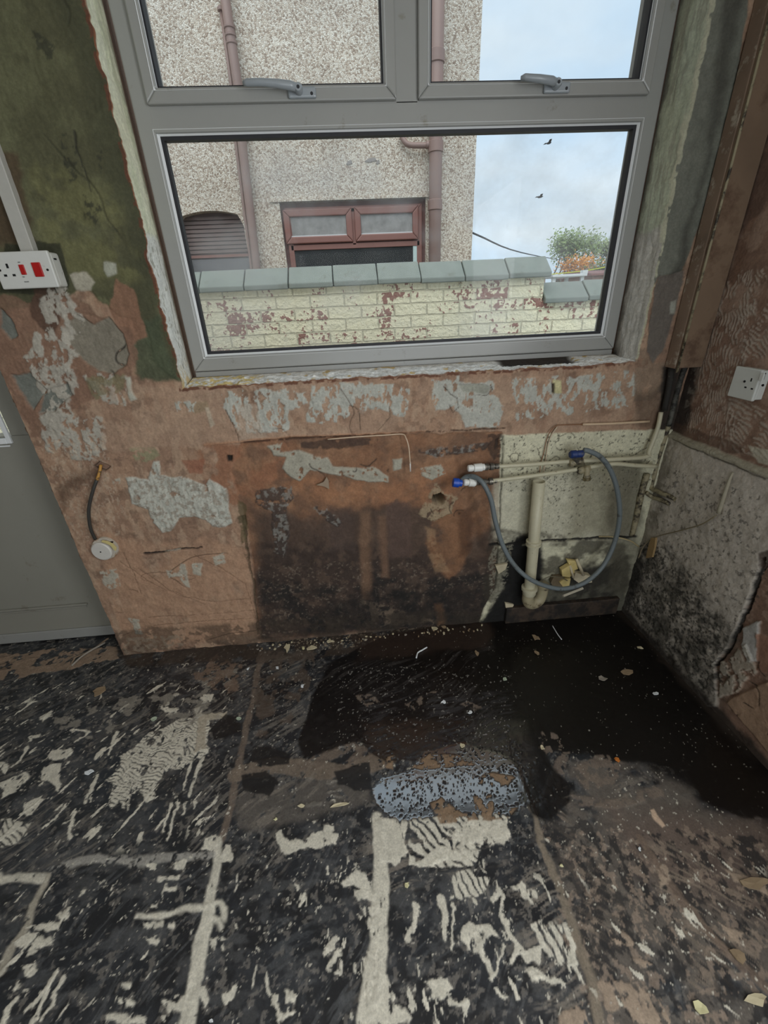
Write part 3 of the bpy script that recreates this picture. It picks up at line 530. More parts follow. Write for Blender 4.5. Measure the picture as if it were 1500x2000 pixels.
for q in ([(538, 1628), (550, 1624), (562, 1640), (590, 1642), (620, 1625), (660, 1625), (660, 1645), (640, 1656), (600, 1655), (565, 1668), (550, 1665)], [(630, 1610), (650, 1610), (652, 1622), (632, 1622)], [(400, 1640), (424, 1632), (428, 1650), (412, 1665), (395, 1660)],
          [(440, 1650), (450, 1650), (455, 1670), (445, 1690), (430, 1680)], [(310, 1712), (350, 1710), (348, 1720), (308, 1722)], [(314, 1730), (346, 1730), (344, 1740), (314, 1741)], [(288, 1688), (305, 1686), (305, 1698), (290, 1700)], [(335, 1690), (368, 1678), (362, 1694), (340, 1697)],
          [(278, 1804), (318, 1802), (316, 1814), (280, 1814)], [(282, 1832), (316, 1830), (308, 1843), (292, 1843)], [(326, 1802), (338, 1802), (338, 1813), (328, 1813)], [(300, 1760), (314, 1760), (310, 1766), (300, 1766)], [(110, 1786), (130, 1780), (134, 1790), (122, 1798)],
          [(50, 1806), (118, 1802), (118, 1816), (60, 1814)], [(20, 1840), (60, 1824), (100, 1830), (105, 1846), (40, 1850)], [(155, 1745), (168, 1740), (165, 1750), (158, 1752)], [(408, 1832), (422, 1832), (422, 1850), (410, 1852)], [(435, 1828), (443, 1830), (440, 1852), (435, 1850)], [(455, 1805), (462, 1808), (460, 1822), (455, 1820)],
          [(40, 1885), (68, 1880), (70, 1905), (50, 1912), (40, 1895)], [(22, 1932), (40, 1910), (38, 1928), (26, 1936)], [(44, 1932), (54, 1934), (50, 1946)], [(225, 1945), (240, 1946), (240, 1960), (226, 1960)], [(245, 1950), (265, 1956), (262, 1968), (248, 1964)], [(210, 1978), (255, 1980), (285, 1988), (285, 2005), (225, 2000), (208, 1990)],
          [(242, 1914), (262, 1916), (256, 1928), (240, 1926)], [(314, 1950), (345, 1955), (370, 1945), (365, 1975), (330, 1975), (312, 1965)], [(388, 1915), (408, 1920), (404, 1960), (396, 1970)], [(555, 1935), (572, 1938), (566, 1955), (556, 1950)],
          [(668, 1722), (700, 1695), (715, 1706), (735, 1740), (718, 1740), (700, 1735), (680, 1728)], [(690, 1742), (735, 1744), (735, 1758), (700, 1760), (692, 1750)], [(706, 1770), (740, 1768), (738, 1786), (712, 1784)], [(720, 1790), (736, 1790), (734, 1812), (722, 1810)], [(714, 1862), (734, 1850), (734, 1870), (716, 1868)],
          [(730, 1600), (780, 1595), (800, 1610), (790, 1640), (800, 1665), (770, 1690), (745, 1680), (740, 1640)], [(800, 1690), (835, 1665), (850, 1650), (880, 1655), (935, 1660), (930, 1675), (870, 1680), (815, 1695)], [(860, 1610), (920, 1600), (990, 1600), (996, 1640), (960, 1655), (935, 1640), (905, 1650), (880, 1635), (900, 1620)],
          [(905, 1810), (920, 1800), (968, 1815), (972, 1826), (950, 1830), (942, 1860), (925, 1860), (905, 1840), (898, 1830)], [(995, 1730), (1020, 1725), (1035, 1745), (1030, 1760), (1010, 1750)], [(1028, 1735), (1048, 1745), (1055, 1760), (1035, 1765)], [(718, 1880), (750, 1900), (800, 1990), (760, 2005), (715, 1990)],
          [(1030, 1898), (1048, 1890), (1065, 1905), (1040, 1915)], [(830, 1915), (870, 1910), (880, 1930), (868, 1946), (840, 1945)], [(20, 1520), (50, 1508), (60, 1520), (30, 1548), (5, 1560), (0, 1530)], [(0, 1488), (15, 1490), (14, 1510), (0, 1512)], [(45, 1575), (70, 1560), (80, 1555), (88, 1560), (65, 1590), (50, 1594)],
          [(90, 1495), (120, 1490), (122, 1520), (118, 1545), (100, 1530), (80, 1518)], [(98, 1466), (140, 1462), (145, 1470), (130, 1484), (98, 1484)], [(76, 1400), (104, 1392), (100, 1400), (84, 1408)], [(380, 1385), (392, 1380), (398, 1395), (385, 1402)], [(392, 1358), (418, 1355), (412, 1370), (398, 1374)], [(310, 1380), (350, 1384), (345, 1392), (320, 1390)],
          [(1020, 1860), (1060, 1840), (1060, 1885), (1030, 1880)]):
    patch(q)
for q, cb in (([(885, 1710), (912, 1696), (925, 1710), (958, 1715), (955, 1735), (940, 1748), (905, 1752), (880, 1760)], (8, .016, .75, .03)), ([(1030, 1800), (1060, 1798), (1095, 1805), (1105, 1870), (1098, 1882), (1070, 1870), (1050, 1830)], (10, .02, .7, .02)),
              ([(705, 1870), (740, 1866), (750, 1960), (710, 1975)], (5, .016, .7, .02)), ([(830, 1690), (900, 1650), (940, 1650), (930, 1690), (860, 1700)], (40, .02, .7, .03)), ([(800, 1595), (990, 1590), (995, 1635), (920, 1660), (850, 1690), (800, 1690)], (30, .022, .62, .05)),
              ([(0, 1600), (60, 1608), (30, 1650), (0, 1655)], (50, .014, .7, .02))):
    patch(q, cb, w=.01)
for q in ([(195, 1722), (235, 1720), (230, 1760), (180, 1770)], [(310, 1425), (360, 1425), (366, 1455), (330, 1470), (305, 1460)], [(300, 1365), (360, 1350), (360, 1375), (310, 1380)]): patch(q, None, b=.55, w=.012)
for q, an_, th_ in (([(-200, 1340), (460, 1320), (420, 1640), (-200, 1640)], 58, .725), ([(0, 1720), (380, 1700), (360, 2000), (0, 2000)], 62, .765), ([(440, 1680), (720, 1660), (700, 2000), (420, 2000)], 70, .775), ([(760, 1700), (1140, 1700), (1160, 2000), (760, 2000)], 100, .735), ([(1150, 1640), (1500, 1680), (1500, 2000), (1200, 2000)], 128, .77)):
    sl, a = S.poly(q, .04, .08, .02); S.n += 5; U, V = S.U[sl], S.V[sl]; an_ = math.radians(an_); p = U*math.cos(an_)+V*math.sin(an_); q_ = -U*math.sin(an_)+V*math.cos(an_)
    S.put((sl, a*ss(th_-.008, th_+.012, fbm(p/3.2, q_+(fbm(U, V, .05, S.n+1, 2)-.5)*.03, .016, S.n, 4, .55)+(fbm(U, V, .25, S.n+9, 2)-.5)*.14)), LT, 1, r=.85, h=.001)
S.put(F, LT, .8, brk=.765, bs=.012, soft=.015, r=.85, h=.0008)
# pinkish beige cement at lower right, by the door threshold, and near the wall
for q in ([(1165, 1925), (1180, 1915), (1250, 1925), (1300, 1960), (1310, 2010), (1240, 2010), (1220, 1960), (1190, 1975)], [(1090, 1985), (1115, 1970), (1135, 1958), (1150, 1990), (1165, 2010), (1095, 2010)], [(1190, 1820), (1210, 1818), (1235, 1838), (1225, 1848), (1200, 1842)],
          [(1230, 1868), (1262, 1870), (1275, 1888), (1250, 1888)], [(1285, 1700), (1300, 1690), (1310, 1720), (1295, 1740)], [(1400, 1805), (1450, 1820), (1460, 1850), (1430, 1840)], [(1415, 1700), (1500, 1730), (1500, 1745), (1430, 1720)]):
    patch(q, None, (156, 138, 120), .32)
patch([(1270, 1582), (1278, 1580), (1298, 1612), (1292, 1616), (1276, 1600)], None, (196, 170, 146), 0, w=.003)
TH = [(-300, 1290), (40, 1275), (100, 1270), (225, 1262), (232, 1285), (140, 1305), (60, 1318), (0, 1340), (-300, 1380)]
S.put(S.poly(TH, .02), (150, 128, 108), .95, brk=.42, bs=.04, soft=.03, r=.9, h=.001, var=.2); scrape(TH, 15, (60, 50, 42), .6, .56)
S.put(S.line([(210, 1248), (180, 1270), (145, 1285), (138, 1300)], .012, .006), (176, 152, 128), .9, r=.9)
S.put(S.poly([(90, 1400), (360, 1330), (470, 1300), (420, 1420), (280, 1400), (160, 1460)], .05), (150, 144, 132), .65, brk=.58, bs=.03, soft=.03, stretch=.7, r=.85)
S.put(S.poly([(370, 1310), (420, 1280), (490, 1300), (470, 1350), (420, 1350)], .02), (120, 102, 88), .8, brk=.5, bs=.03)
S.put(S.poly([(455, 1560), (560, 1530), (720, 1510), (725, 1560), (600, 1600), (470, 1620)], .02, .05, .012), (92, 86, 80), .9, brk=.3, r=.75); scrape([(455, 1540), (560, 1510), (720, 1500), (725, 1560), (600, 1600), (470, 1620)], 40, (124, 116, 106), .7, .54)
for q in ([(490, 1470), (500, 1458), (540, 1462), (565, 1475), (562, 1495), (510, 1495), (486, 1488)], [(440, 1395), (470, 1400), (470, 1430), (420, 1445), (412, 1425)], [(470, 1515), (520, 1505), (545, 1530), (530, 1555), (480, 1545)], [(650, 1510), (720, 1490), (725, 1540), (700, 1545), (660, 1530)]):
    S.put(S.poly(q, .01), (27, 26, 27), .92, r=.4, brk=.25)
# dirt and damp by the foot of the wall
S.put(S.poly([(230, 1270), (700, 1225), (1000, 1205), (980, 1235), (700, 1275), (500, 1290), (250, 1300)], .02, .05, .015), (62, 50, 40), .8, brk=.4, bs=.05, r=.8)
S.put(S.poly([(500, 1240), (900, 1215), (900, 1235), (600, 1275)], .02), (170, 156, 134), .7, brk=.63, bs=.008, soft=.02, r=.8)
S.put(S.poly([(500, 1270), (620, 1270), (600, 1340), (560, 1420), (500, 1440)], .03), (92, 80, 70), .7, brk=.5, bs=.05)
# the wet black area
WET = [(640, 1300), (700, 1265), (760, 1240), (900, 1215), (1240, 1180), (1300, 1250), (1560, 1490), (1600, 1640), (1495, 1595), (1440, 1592), (1370, 1560), (1345, 1505), (1260, 1488), (1190, 1485), (1140, 1470), (1065, 1470), (1075, 1500), (1120, 1530), (1110, 1570), (1060, 1600), (1035, 1590), (1020, 1530), (960, 1490), (880, 1480), (760, 1490), (700, 1450), (600, 1480), (585, 1440), (600, 1380)]
S.put(S.poly(WET, .02, .08, .006), (22, 20, 20), .96, r=.3, h=-.0006, var=.2)
S.put(S.poly([(760, 1235), (1240, 1190), (1300, 1250), (1500, 1470), (1500, 1590), (1380, 1560), (1250, 1480), (1050, 1440), (900, 1330), (750, 1290)], .03, .1, .03), (17, 14, 12), .9, r=.34)
scrape([(620, 1300), (960, 1250), (980, 1440), (600, 1470)], 30, (60, 56, 54), .55, .56, .02, 12); scrape([(700, 1350), (1000, 1350), (1000, 1500), (720, 1490)], 10, (72, 70, 72), .4, .55)
S.put(S.poly([(690, 1240), (960, 1215), (960, 1260), (700, 1290)], .03, .06, .02), (52, 38, 30), .7, r=.6)
for q in ([(1140, 1480), (1190, 1475), (1215, 1490), (1200, 1530), (1150, 1540), (1115, 1500)], [(1055, 1430), (1090, 1430), (1110, 1470), (1080, 1480), (1058, 1460)], [(780, 1380), (850, 1350), (860, 1356), (800, 1390)], [(690, 1360), (720, 1355), (750, 1375), (720, 1380)], [(900, 1372), (930, 1365), (950, 1380), (920, 1388)]):
    S.put(S.poly(q, .015), (118, 104, 92), .75, brk=.5, bs=.02, soft=.03, r=.8)
S.put(S.poly([(650, 1300), (1000, 1300), (1000, 1480), (650, 1470)], .03), (150, 146, 140), .8, brk=.74, bs=.008, soft=.02, r=.8)
for q in ([(1110, 1530), (1290, 1530), (1200, 1590), (1100, 1600)],): scrape(q, 12, (120, 112, 102), .7, .5)
# shallow puddle that mirrors the sky
PD = [(728, 1540), (745, 1515), (800, 1505), (830, 1470), (900, 1450), (980, 1470), (1015, 1500), (1030, 1560), (1010, 1590), (960, 1592), (900, 1590), (865, 1560), (850, 1570), (845, 1590), (800, 1605), (760, 1595), (735, 1570)]
pd = S.poly(PD, .010, .04, .006); S.put(pd, (30, 29, 32), .95, r=.13); S.h[pd[0]] = S.h[pd[0]]*(1-pd[1]*.92)
gl_ = S.poly([(690, 1400), (1040, 1390), (1070, 1600), (1020, 1600), (860, 1500), (720, 1545)], .02, .08, .05); S.put(gl_, None, .8, r=.21)
S.put(pd, None, .95, r=.13)
S.put(S.poly([(740, 1480), (1020, 1450), (1040, 1590), (740, 1600)], .01), (40, 36, 36), .8, brk=.66, bs=.005, soft=.02, r=.6, h=.0005)
for q in ([(800, 1500), (840, 1470), (920, 1478), (925, 1495), (860, 1498), (820, 1502)], [(915, 1515), (960, 1510), (1005, 1518), (990, 1535), (930, 1530)], [(840, 1570), (860, 1558), (880, 1575), (905, 1590), (960, 1585), (1010, 1580), (990, 1600), (860, 1610), (850, 1590)], [(925, 1555), (960, 1552), (965, 1585), (930, 1590)], [(745, 1480), (770, 1478), (768, 1505), (750, 1500)]):
    S.put(S.poly(q, .008), (136, 112, 88), .9, brk=.46, bs=.014, soft=.03, r=.8, h=.0008)
# fine grit
S.put(F, (176, 170, 158), .7, brk=.80, bs=.007, soft=.015, r=.85, h=.0006)
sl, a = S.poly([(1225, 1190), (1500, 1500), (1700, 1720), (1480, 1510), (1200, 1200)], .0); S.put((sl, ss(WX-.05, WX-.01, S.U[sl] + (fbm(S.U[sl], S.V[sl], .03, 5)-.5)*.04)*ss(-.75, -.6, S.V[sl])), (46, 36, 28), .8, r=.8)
g = GridMesh(); g.grid(np.stack([S.U, S.V, np.clip(S.h, -.01, .01)], -1), S.c, S.r); dk = (58, 56, 54)
g.box(-2.6, WX+.1, -1.36, .30, -.14, -.012, dk, .6); g.box(-2.6, WX+.1, -3.0, -1.36, -.14, 0, dk, .6)
tag(g.build('floor', m_floor), 'old black bitumen floor with stripped adhesive marks and a damp puddle', 'floor', kind='structure')

# ---- right wall ------------------------------------------------------
ys = np.linspace(.02, -.85, 349); vs = np.linspace(0, 2.4, 801)
S = Surf(-ys, vs, lambda x, y: (-PX(x, y)[1], PX(x, y)[2]), (150, 116, 94))
F = S.full(); S.relief(F, .2, .003); S.relief(F, .02, .001); S.relief(F, .007, .0006)
S.put(F, (128, 96, 76), .7, brk=.5, bs=.07, soft=.08); S.put(F, (172, 142, 120), .6, brk=.56, bs=.04, soft=.04)
S.put(S.poly([(1290, -200), (1500, -200), (1600, 200), (1500, 400), (1400, 500), (1360, 500)], .03, .06, .01), (112, 86, 72), .8, brk=.35, bs=.08, soft=.1)
S.put(S.poly([(1470, 40), (1500, 20), (1500, 120), (1478, 130), (1460, 110)], .01), (176, 150, 130), .8)
for q, cb in (([(1400, 560), (1470, 520), (1480, 640), (1440, 760), (1370, 800), (1360, 720)], (12, .011, .55, .04)), ([(1340, 790), (1430, 780), (1440, 850), (1400, 890), (1330, 830)], (14, .010, .5, .03)), ([(1450, 530), (1500, 520), (1500, 600), (1470, 620)], (40, .012, .5, .03)),
              ([(1440, 600), (1500, 590), (1500, 700), (1450, 700)], (60, .012, .5, .03)), ([(1420, 780), (1500, 800), (1500, 900), (1430, 880)], (75, .013, .55, .03)), ([(1380, 520), (1420, 520), (1400, 620), (1380, 640)], (35, .01, .5, .02))):
    S.put(S.poly(q, .015, .04, .006), (184, 168, 150), .75, comb=cb, h=.0014, brk=.46, bs=.028, soft=.04)
S.put(S.poly([(1460, 870), (1510, 880), (1510, 910), (1480, 905)], .006), (196, 188, 166), .9)
S.put(S.poly([(1300, 700), (1365, 705), (1350, 800), (1330, 850), (1300, 850)], .02, .05, .015), (40, 34, 30), .9)
S.put(S.poly([(1355, 700), (1375, 720), (1350, 790), (1335, 800)], .01), (150, 140, 124), .5, brk=.5, bs=.02)
S.put(S.poly([(1310, 820), (1450, 870), (1450, 890), (1310, 850)], .01), (90, 64, 48), .6)
# painted lower part, standing proud with a lip
LW = [(1200, 820), (1313, 846), (1500, 922), (1800, 1040), (1800, 1300), (1500, 1100), (1462, 1180), (1440, 1240), (1400, 1300), (1405, 1380), (1380, 1380), (1200, 1190)]
m = S.poly(LW, .006, .04); S.put(m, (198, 187, 172), h=.010, edge=-.001, var=.1); S.relief(S.poly(LW, .006, .04), .018, .0018); S.relief(S.poly(LW, .006, .04), .06, .003)
S.put(S.line([(1313, 848), (1400, 884), (1500, 924), (1560, 948)], .022), (168, 160, 136), .9, h=.006)
S.put(S.line([(1320, 858), (1400, 893), (1500, 935)], .006), (84, 76, 62), .8)
S.put(S.poly([(1225, 830), (1330, 860), (1300, 1000), (1260, 1060), (1225, 1100)], .03, .06, .03), (110, 102, 86), .7, brk=.4, bs=.06, soft=.12)
MO = [(1225, 1060), (1300, 1060), (1370, 1150), (1440, 1240), (1400, 1380), (1370, 1370), (1225, 1200)]
S.put(S.poly(MO, .06, .1, .07), (96, 90, 78), .7, brk=.40, bs=.06, soft=.2); S.put(S.poly(MO, .05, .1, .05), (56, 53, 45), .75, brk=.52, bs=.035, soft=.16); S.put(S.poly(MO, .05, .1, .04), (34, 32, 27), .85, brk=.57, bs=.008, soft=.10)
S.put(S.poly([(1225, 900), (1262, 900), (1250, 1060), (1262, 1130), (1230, 1190), (1210, 1190)], .02, .06, .015), (34, 30, 26), .8)
S.put(S.poly([(1300, 900), (1500, 960), (1500, 1160), (1400, 1300), (1280, 1100)], .03), (60, 54, 46), .6, brk=.66, bs=.012, soft=.03)
S.put(S.line([(1500, 1090), (1478, 1140), (1462, 1190), (1446, 1225), (1425, 1270), (1400, 1300)], .011, .006, .008), (30, 26, 22), .95, h=-.008)
S.put(S.poly([(1484, 1080), (1520, 1070), (1520, 1110), (1490, 1110)], .008), (72, 54, 42), .8, h=-.003)
S.put(S.poly([(1455, 1225), (1485, 1215), (1480, 1290), (1465, 1290), (1448, 1260)], .01), (184, 182, 176), .9, h=.006)
S.put(S.poly([(1410, 1290), (1460, 1260), (1480, 1310), (1440, 1350), (1405, 1370)], .015), (176, 168, 150), .7, h=.006, brk=.4, bs=.02)
S.put(S.poly([(1480, 1240), (1560, 1260), (1560, 1330), (1480, 1310)], .01), (150, 108, 84), .9, h=.004)
S.put(S.poly([(1420, 1370), (1500, 1330), (1620, 1500), (1500, 1470)], .01), (170, 136, 106), .95, h=.006, brk=.2)
S.cracks(S.poly([(1400, 1290), (1560, 1260), (1560, 1520)], .01), .05, 1.0, (50, 40, 30), .9)
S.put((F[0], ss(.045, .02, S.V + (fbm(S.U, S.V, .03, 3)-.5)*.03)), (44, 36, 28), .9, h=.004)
S.tone(.85, .92); g = GridMesh(); S.h[:] = np.clip(S.h, -.02, .03); g.grid(np.stack([WX - S.h, -S.U, S.V], -1), S.c, S.r, flip=True)
g.box(WX+.012, WX+.14, -.85, .27, -.05, 2.4, (150, 120, 100))
for yy in ((-3.0, -2.42), (-1.38, -.85)): g.box(WX, WX+.14, yy[0], yy[1], -.05, 2.4, (150, 140, 128))
g.box(WX, WX+.14, -2.42, -1.38, -.05, .93, (150, 140, 128)); g.box(WX, WX+.14, -2.42, -1.38, 1.97, 2.4, (150, 140, 128))
tag(g.build('wall_right', m_worn), 'right wall with combed bare plaster above mouldy cream paint', 'wall', kind='structure')
m_room = mat('room_plaster', (170, 166, 160), .9, var=.12, scale=6)
def struct(name, a, b, m, label=None):
    o = box(name, a, b, m); tag(o, label or 'plain plastered surface of the room behind the photographer', 'wall', kind='structure'); return o
struct('wall_left', (-2.6, -3.0, -.05), (-2.3, .27, 2.4), m_room)
bm = bmesh.new()
for a, b in (((-2.6, -3.15, -.05), (-.5, -3.0, 2.4)), ((1.12, -3.15, -.05), (WX+.14, -3.0, 2.4)), ((-.5, -3.15, -.05), (1.12, -3.0, .16)), ((-.5, -3.15, 1.8), (1.12, -3.0, 2.4))): bx(bm, a[0], b[0], a[1], b[1], a[2], b[2])
tag(link('wall_rear', bm, m_room), 'plain plastered wall behind the photographer, with an opening added for the fill light', 'wall', kind='structure')
struct('ceiling', (-2.6, -3.15, 2.4), (WX+.14, .27, 2.55), mat('ceiling_paint', (206, 202, 192), .9, scale=8), 'flat painted ceiling of the room')

# ================================================================== window
m_upvc = mat('white_upvc', (150, 150, 146), .32, var=.03, scale=8, bump=.02, dirt=(120, 116, 100), dsc=9, dth=.68)
m_upvc_clean = mat('white_upvc_clean', (228, 230, 230), .25, var=.02, bump=0)
m_gasket = mat('black_rubber', (34, 34, 38), .6)
def glass_mat(name, haze, tint=(.97, .985, .98)):
    m = bpy.data.materials.new(name); m.use_nodes = True; t = m.node_tree; t.nodes.clear(); l = t.links.new
    o = N(t, 'ShaderNodeOutputMaterial'); tr = N(t, 'ShaderNodeBsdfTransparent'); tr.inputs[0].default_value = (*tint, 1)
    gl = N(t, 'ShaderNodeBsdfGlossy', Roughness=.02); fr = N(t, 'ShaderNodeFresnel', IOR=1.16); mx = N(t, 'ShaderNodeMixShader'); df = N(t, 'ShaderNodeBsdfTranslucent'); df.inputs[0].default_value = (.9, .92, .95, 1)
    df2 = N(t, 'ShaderNodeMixShader'); co = N(t, 'ShaderNodeTexCoord'); mp = N(t, 'ShaderNodeMapping'); mp.inputs['Scale'].default_value = (1.2, 1, 1.6)
    no = N(t, 'ShaderNodeTexNoise', Scale=2.2, Detail=7.0, Roughness=.6); mr = N(t, 'ShaderNodeMapRange')
    mr.inputs['From Min'].default_value = .42; mr.inputs['From Max'].default_value = .75; mr.inputs['To Max'].default_value = haze
    l(co.outputs['Object'], mp.inputs[0]); l(mp.outputs[0], no.inputs['Vector']); l(no.outputs['Fac'], mr.inputs[0])
    ge = N(t, 'ShaderNodeNewGeometry'); fm = N(t, 'ShaderNodeMath', operation='MULTIPLY_ADD'); fm.inputs[1].default_value = -1.0; fm.use_clamp = True; l(ge.outputs['Backfacing'], fm.inputs[0]); l(fr.outputs[0], fm.inputs[2])
    l(fm.outputs[0], mx.inputs[0]); l(tr.outputs[0], mx.inputs[1]); l(gl.outputs[0], mx.inputs[2])
    l(mr.outputs[0], df2.inputs[0]); l(mx.outputs[0], df2.inputs[1]); l(df.outputs[0], df2.inputs[2]); l(df2.outputs[0], o.inputs[0]); return m
m_glass = glass_mat('dusty_glass', .32); m_glass2 = glass_mat('clear_glass', .08)
FY = .12      # room face of the frame
win = empty('window_1', (.2, FY, 1.09), 'white plastic casement window with two openers over one fixed pane', 'window', kind='structure')
def ring(name, x0, x1, z0, z1, w, y0, y1, m, parent, bev=.004, wb=None):
    """mitred rectangular frame; w = face width (left, right, bottom, top)"""
    wl, wr, wbt, wt = (w,)*4 if not isinstance(w, tuple) else w; bm = bmesh.new()
    o = [(x0, z0), (x1, z0), (x1, z1), (x0, z1)]; i = [(x0+wl, z0+wbt), (x1-wr, z0+wbt), (x1-wr, z1-wt), (x0+wl, z1-wt)]
    for k in range(4):
        k2 = (k+1) % 4; v = [bm.verts.new((p[0], y, p[1])) for y in (y0, y1) for p in (o[k], o[k2], i[k2], i[k])]
        for q in ((0, 1, 2, 3), (4, 7, 6, 5), (0, 4, 5, 1), (2, 6, 7, 3), (1, 5, 6, 2), (0, 3, 7, 4)): bm.faces.new([v[j] for j in q])
    return link(name, bm, m, parent, bevel=bev)
def bead(name, x0, x1, z0, z1, w, y0, y1, m, parent):
    """sloping glazing bead: outer edge at y0 (room side), inner edge at y1"""
    bm = bmesh.new(); a = [bm.verts.new((x, y0, z)) for x, z in ((x0, z0), (x1, z0), (x1, z1), (x0, z1))]
    b = [bm.verts.new((x, y1, z)) for x, z in ((x0+w, z0+w), (x1-w, z0+w), (x1-w, z1-w), (x0+w, z1-w))]; c = [bm.verts.new((x, y1+.008, z)) for x, z in ((x0, z0), (x1, z0), (x1, z1), (x0, z1))]
    for k in range(4): bm.faces.new((a[k], a[(k+1) % 4], b[(k+1) % 4], b[k])); bm.faces.new((b[k], b[(k+1) % 4], c[(k+1) % 4], c[k])); bm.faces.new((c[k], c[(k+1) % 4], a[(k+1) % 4], a[k]))
    return link(name, bm, m, parent)
fx0, fx1 = OL+.008, .947
fr = bmesh.new()
def rail(x0, x1, z0, z1, y0=FY, y1=FY+.07): bx(fr, x0, x1, y0, y1, z0, z1)
ring('window_frame', fx0, fx1, 1.112, OT-.002, (.046, .046, .046, .05), FY, FY+.07, m_upvc, win)
rail(fx0+.04, fx1-.04, 1.736, 1.793); rail(.180, .244, 1.785, OT-.05)
link('transom_and_mullion', fr, m_upvc, win, bevel=.003)
box('lower_filler_strip', (fx0, FY+.006, 1.070), (fx1, FY+.075, 1.110), m_upvc, win, .002)
# fixed lower light
bead('glazing_bead', fx0+.040, fx1-.040, 1.152, 1.744, .012, FY-.001, FY+.012, m_upvc_clean, win)
ring('gasket', fx0+.048, fx1-.048, 1.160, 1.735, .012, FY+.013, FY+.034, m_gasket, win, 0)
box('glass_pane', (fx0+.055, FY+.034, 1.168), (fx1-.055, FY+.038, 1.728), m_glass, win)
# two openers above
m_handle = mat('handle_white', (150, 156, 160), .3, var=.03, bump=0)
for x0, x1, hx0, hx1 in ((fx0+.044, .182, -.22, -.035), (.242, fx1-.044, .515, .665)):
    sa = ring('sash', x0, x1, 1.791, OT-.045, .033, FY-.014, FY+.06, m_upvc, win, .004)
    bead('glazing_bead', x0+.026, x1-.026, 1.817, OT-.07, .008, FY-.016, FY-.006, m_upvc_clean, sa)
    ring('gasket', x0+.032, x1-.032, 1.823, OT-.078, .006, FY-.003, FY+.03, m_gasket, sa, 0)
    box('glass_pane', (x0+.034, FY+.012, 1.825), (x1-.034, FY+.016, OT-.08), m_glass2, sa)
    zc = 1.806; hb = bmesh.new()
    bx(hb, hx1-.075, hx1, FY-.024, FY-.013, zc-.012, zc+.012); h = link('handle_plate', hb, m_handle, sa, bevel=.005, seg=3)
    P = [(hx1-.045, FY-.035, zc+.004), (hx1-.065, FY-.045, zc+.006), (hx1-.10, FY-.046, zc+.010), (hx1-.14, FY-.046, zc+.013), (hx0+.01, FY-.045, zc+.013), (hx0, FY-.043, zc+.012)]
    tubeo('handle_lever', P, [.009, .010, .009, .008, .008, .005], m_handle, h); lathe('handle_boss', (hx1-.045, FY-.012, zc+.003), (0, -1, 0), [(0, .011), (.03, .011), (.035, .008)], m_handle, h)
    lathe('keyhole', (hx1-.045, FY-.0465, zc+.003), (0, -1, 0), [(0, .004), (.001, .004)], m_gasket, h); lathe('screw_cap', (hx1-.012, FY-.0235, zc-.003), (0, -1, 0), [(0, .004), (.0015, .0035)], m_gasket, h)
# unseen rear window, added to go with the fill light
w2 = empty('added_rear_window', (.3, -3.0, .16), 'unseen wide white window added behind the photographer for the fill light', 'window', kind='structure')
ring('window_frame', -.5, 1.12, .16, 1.8, .05, -3.11, -3.04, m_upvc, w2); box('glass_pane', (-.46, -3.08, .2), (1.08, -3.076, 1.76), m_glass2, w2); box('mullion', (.28, -3.10, .2), (.34, -3.05, 1.76), m_upvc, w2)

w3 = empty('window_3', (WX+.08, -1.9, .93), 'white window in the right wall beside the photographer', 'window', kind='structure')
bm = bmesh.new()
for a, b in (((-2.42, .93), (-2.37, 1.97)), ((-1.43, .93), (-1.38, 1.97)), ((-2.37, .93), (-1.43, .98)), ((-2.37, 1.92), (-1.43, 1.97))): bx(bm, WX+.05, WX+.11, a[0], b[0], a[1], b[1])
link('window_frame', bm, m_upvc, w3); box('glass_pane', (WX+.078, -2.37, .98), (WX+.082, -1.43, 1.92), m_glass2, w3)
# ================================================================== door
DY = .135
m_door = mat('grey_white_door', (142, 140, 130), .4, var=.06, scale=4, bump=.03, dirt=(112, 104, 92), dsc=7, dth=.66)
door = empty('door_1', (-1.45, DY, 0), 'closed white plastic back door with a glazed upper half', 'door', kind='structure')
dx0, dx1 = -2.0, -1.085
bm = bmesh.new()
bx(bm, dx0, dx1, DY, DY+.06, .008, .93); bx(bm, dx0, dx0+.11, DY, DY+.06, .93, 2.0); bx(bm, dx1-.125, dx1, DY, DY+.06, .93, 2.0); bx(bm, dx0, dx1, DY, DY+.06, 1.9, 2.0)
link('door_leaf', bm, m_door, door, bevel=.003)
box('weather_strip', (dx0, DY-.008, .010), (dx1, DY, .060), m_upvc, door, .003)
for z in (.168, .182): pass
bm = bmesh.new(); bx(bm, dx0+.11, -1.212, DY-.006, DY, .170, .178); bx(bm, dx0+.11, -1.205, DY-.010, DY, .182, .192); link('panel_moulding', bm, m_door, door, bevel=.002)
bm = bmesh.new(); bx(bm, dx0+.11, -1.225, DY-.012, DY, .905, .925); bx(bm, dx0+.11, -1.225, DY-.006, DY, .893, .899); bx(bm, -1.225, -1.21, DY-.01, DY, .905, 1.9); link('glazing_bead', bm, m_upvc_clean, door, bevel=.002)
box('glass_pane', (dx0+.1, DY+.02, .92), (-1.20, DY+.026, 1.9), m_glass2, door)
box('door_frame', (-2.06, DY, 2.0), (-1.06, DY+.07, 2.06), m_upvc, door); box('door_frame', (-1.083, DY+.004, 0), (-1.05, DY+.075, 2.0), m_upvc, door); box('door_frame', (-2.035, DY, 0), (-2.002, DY+.07, 2.0), m_upvc, door)

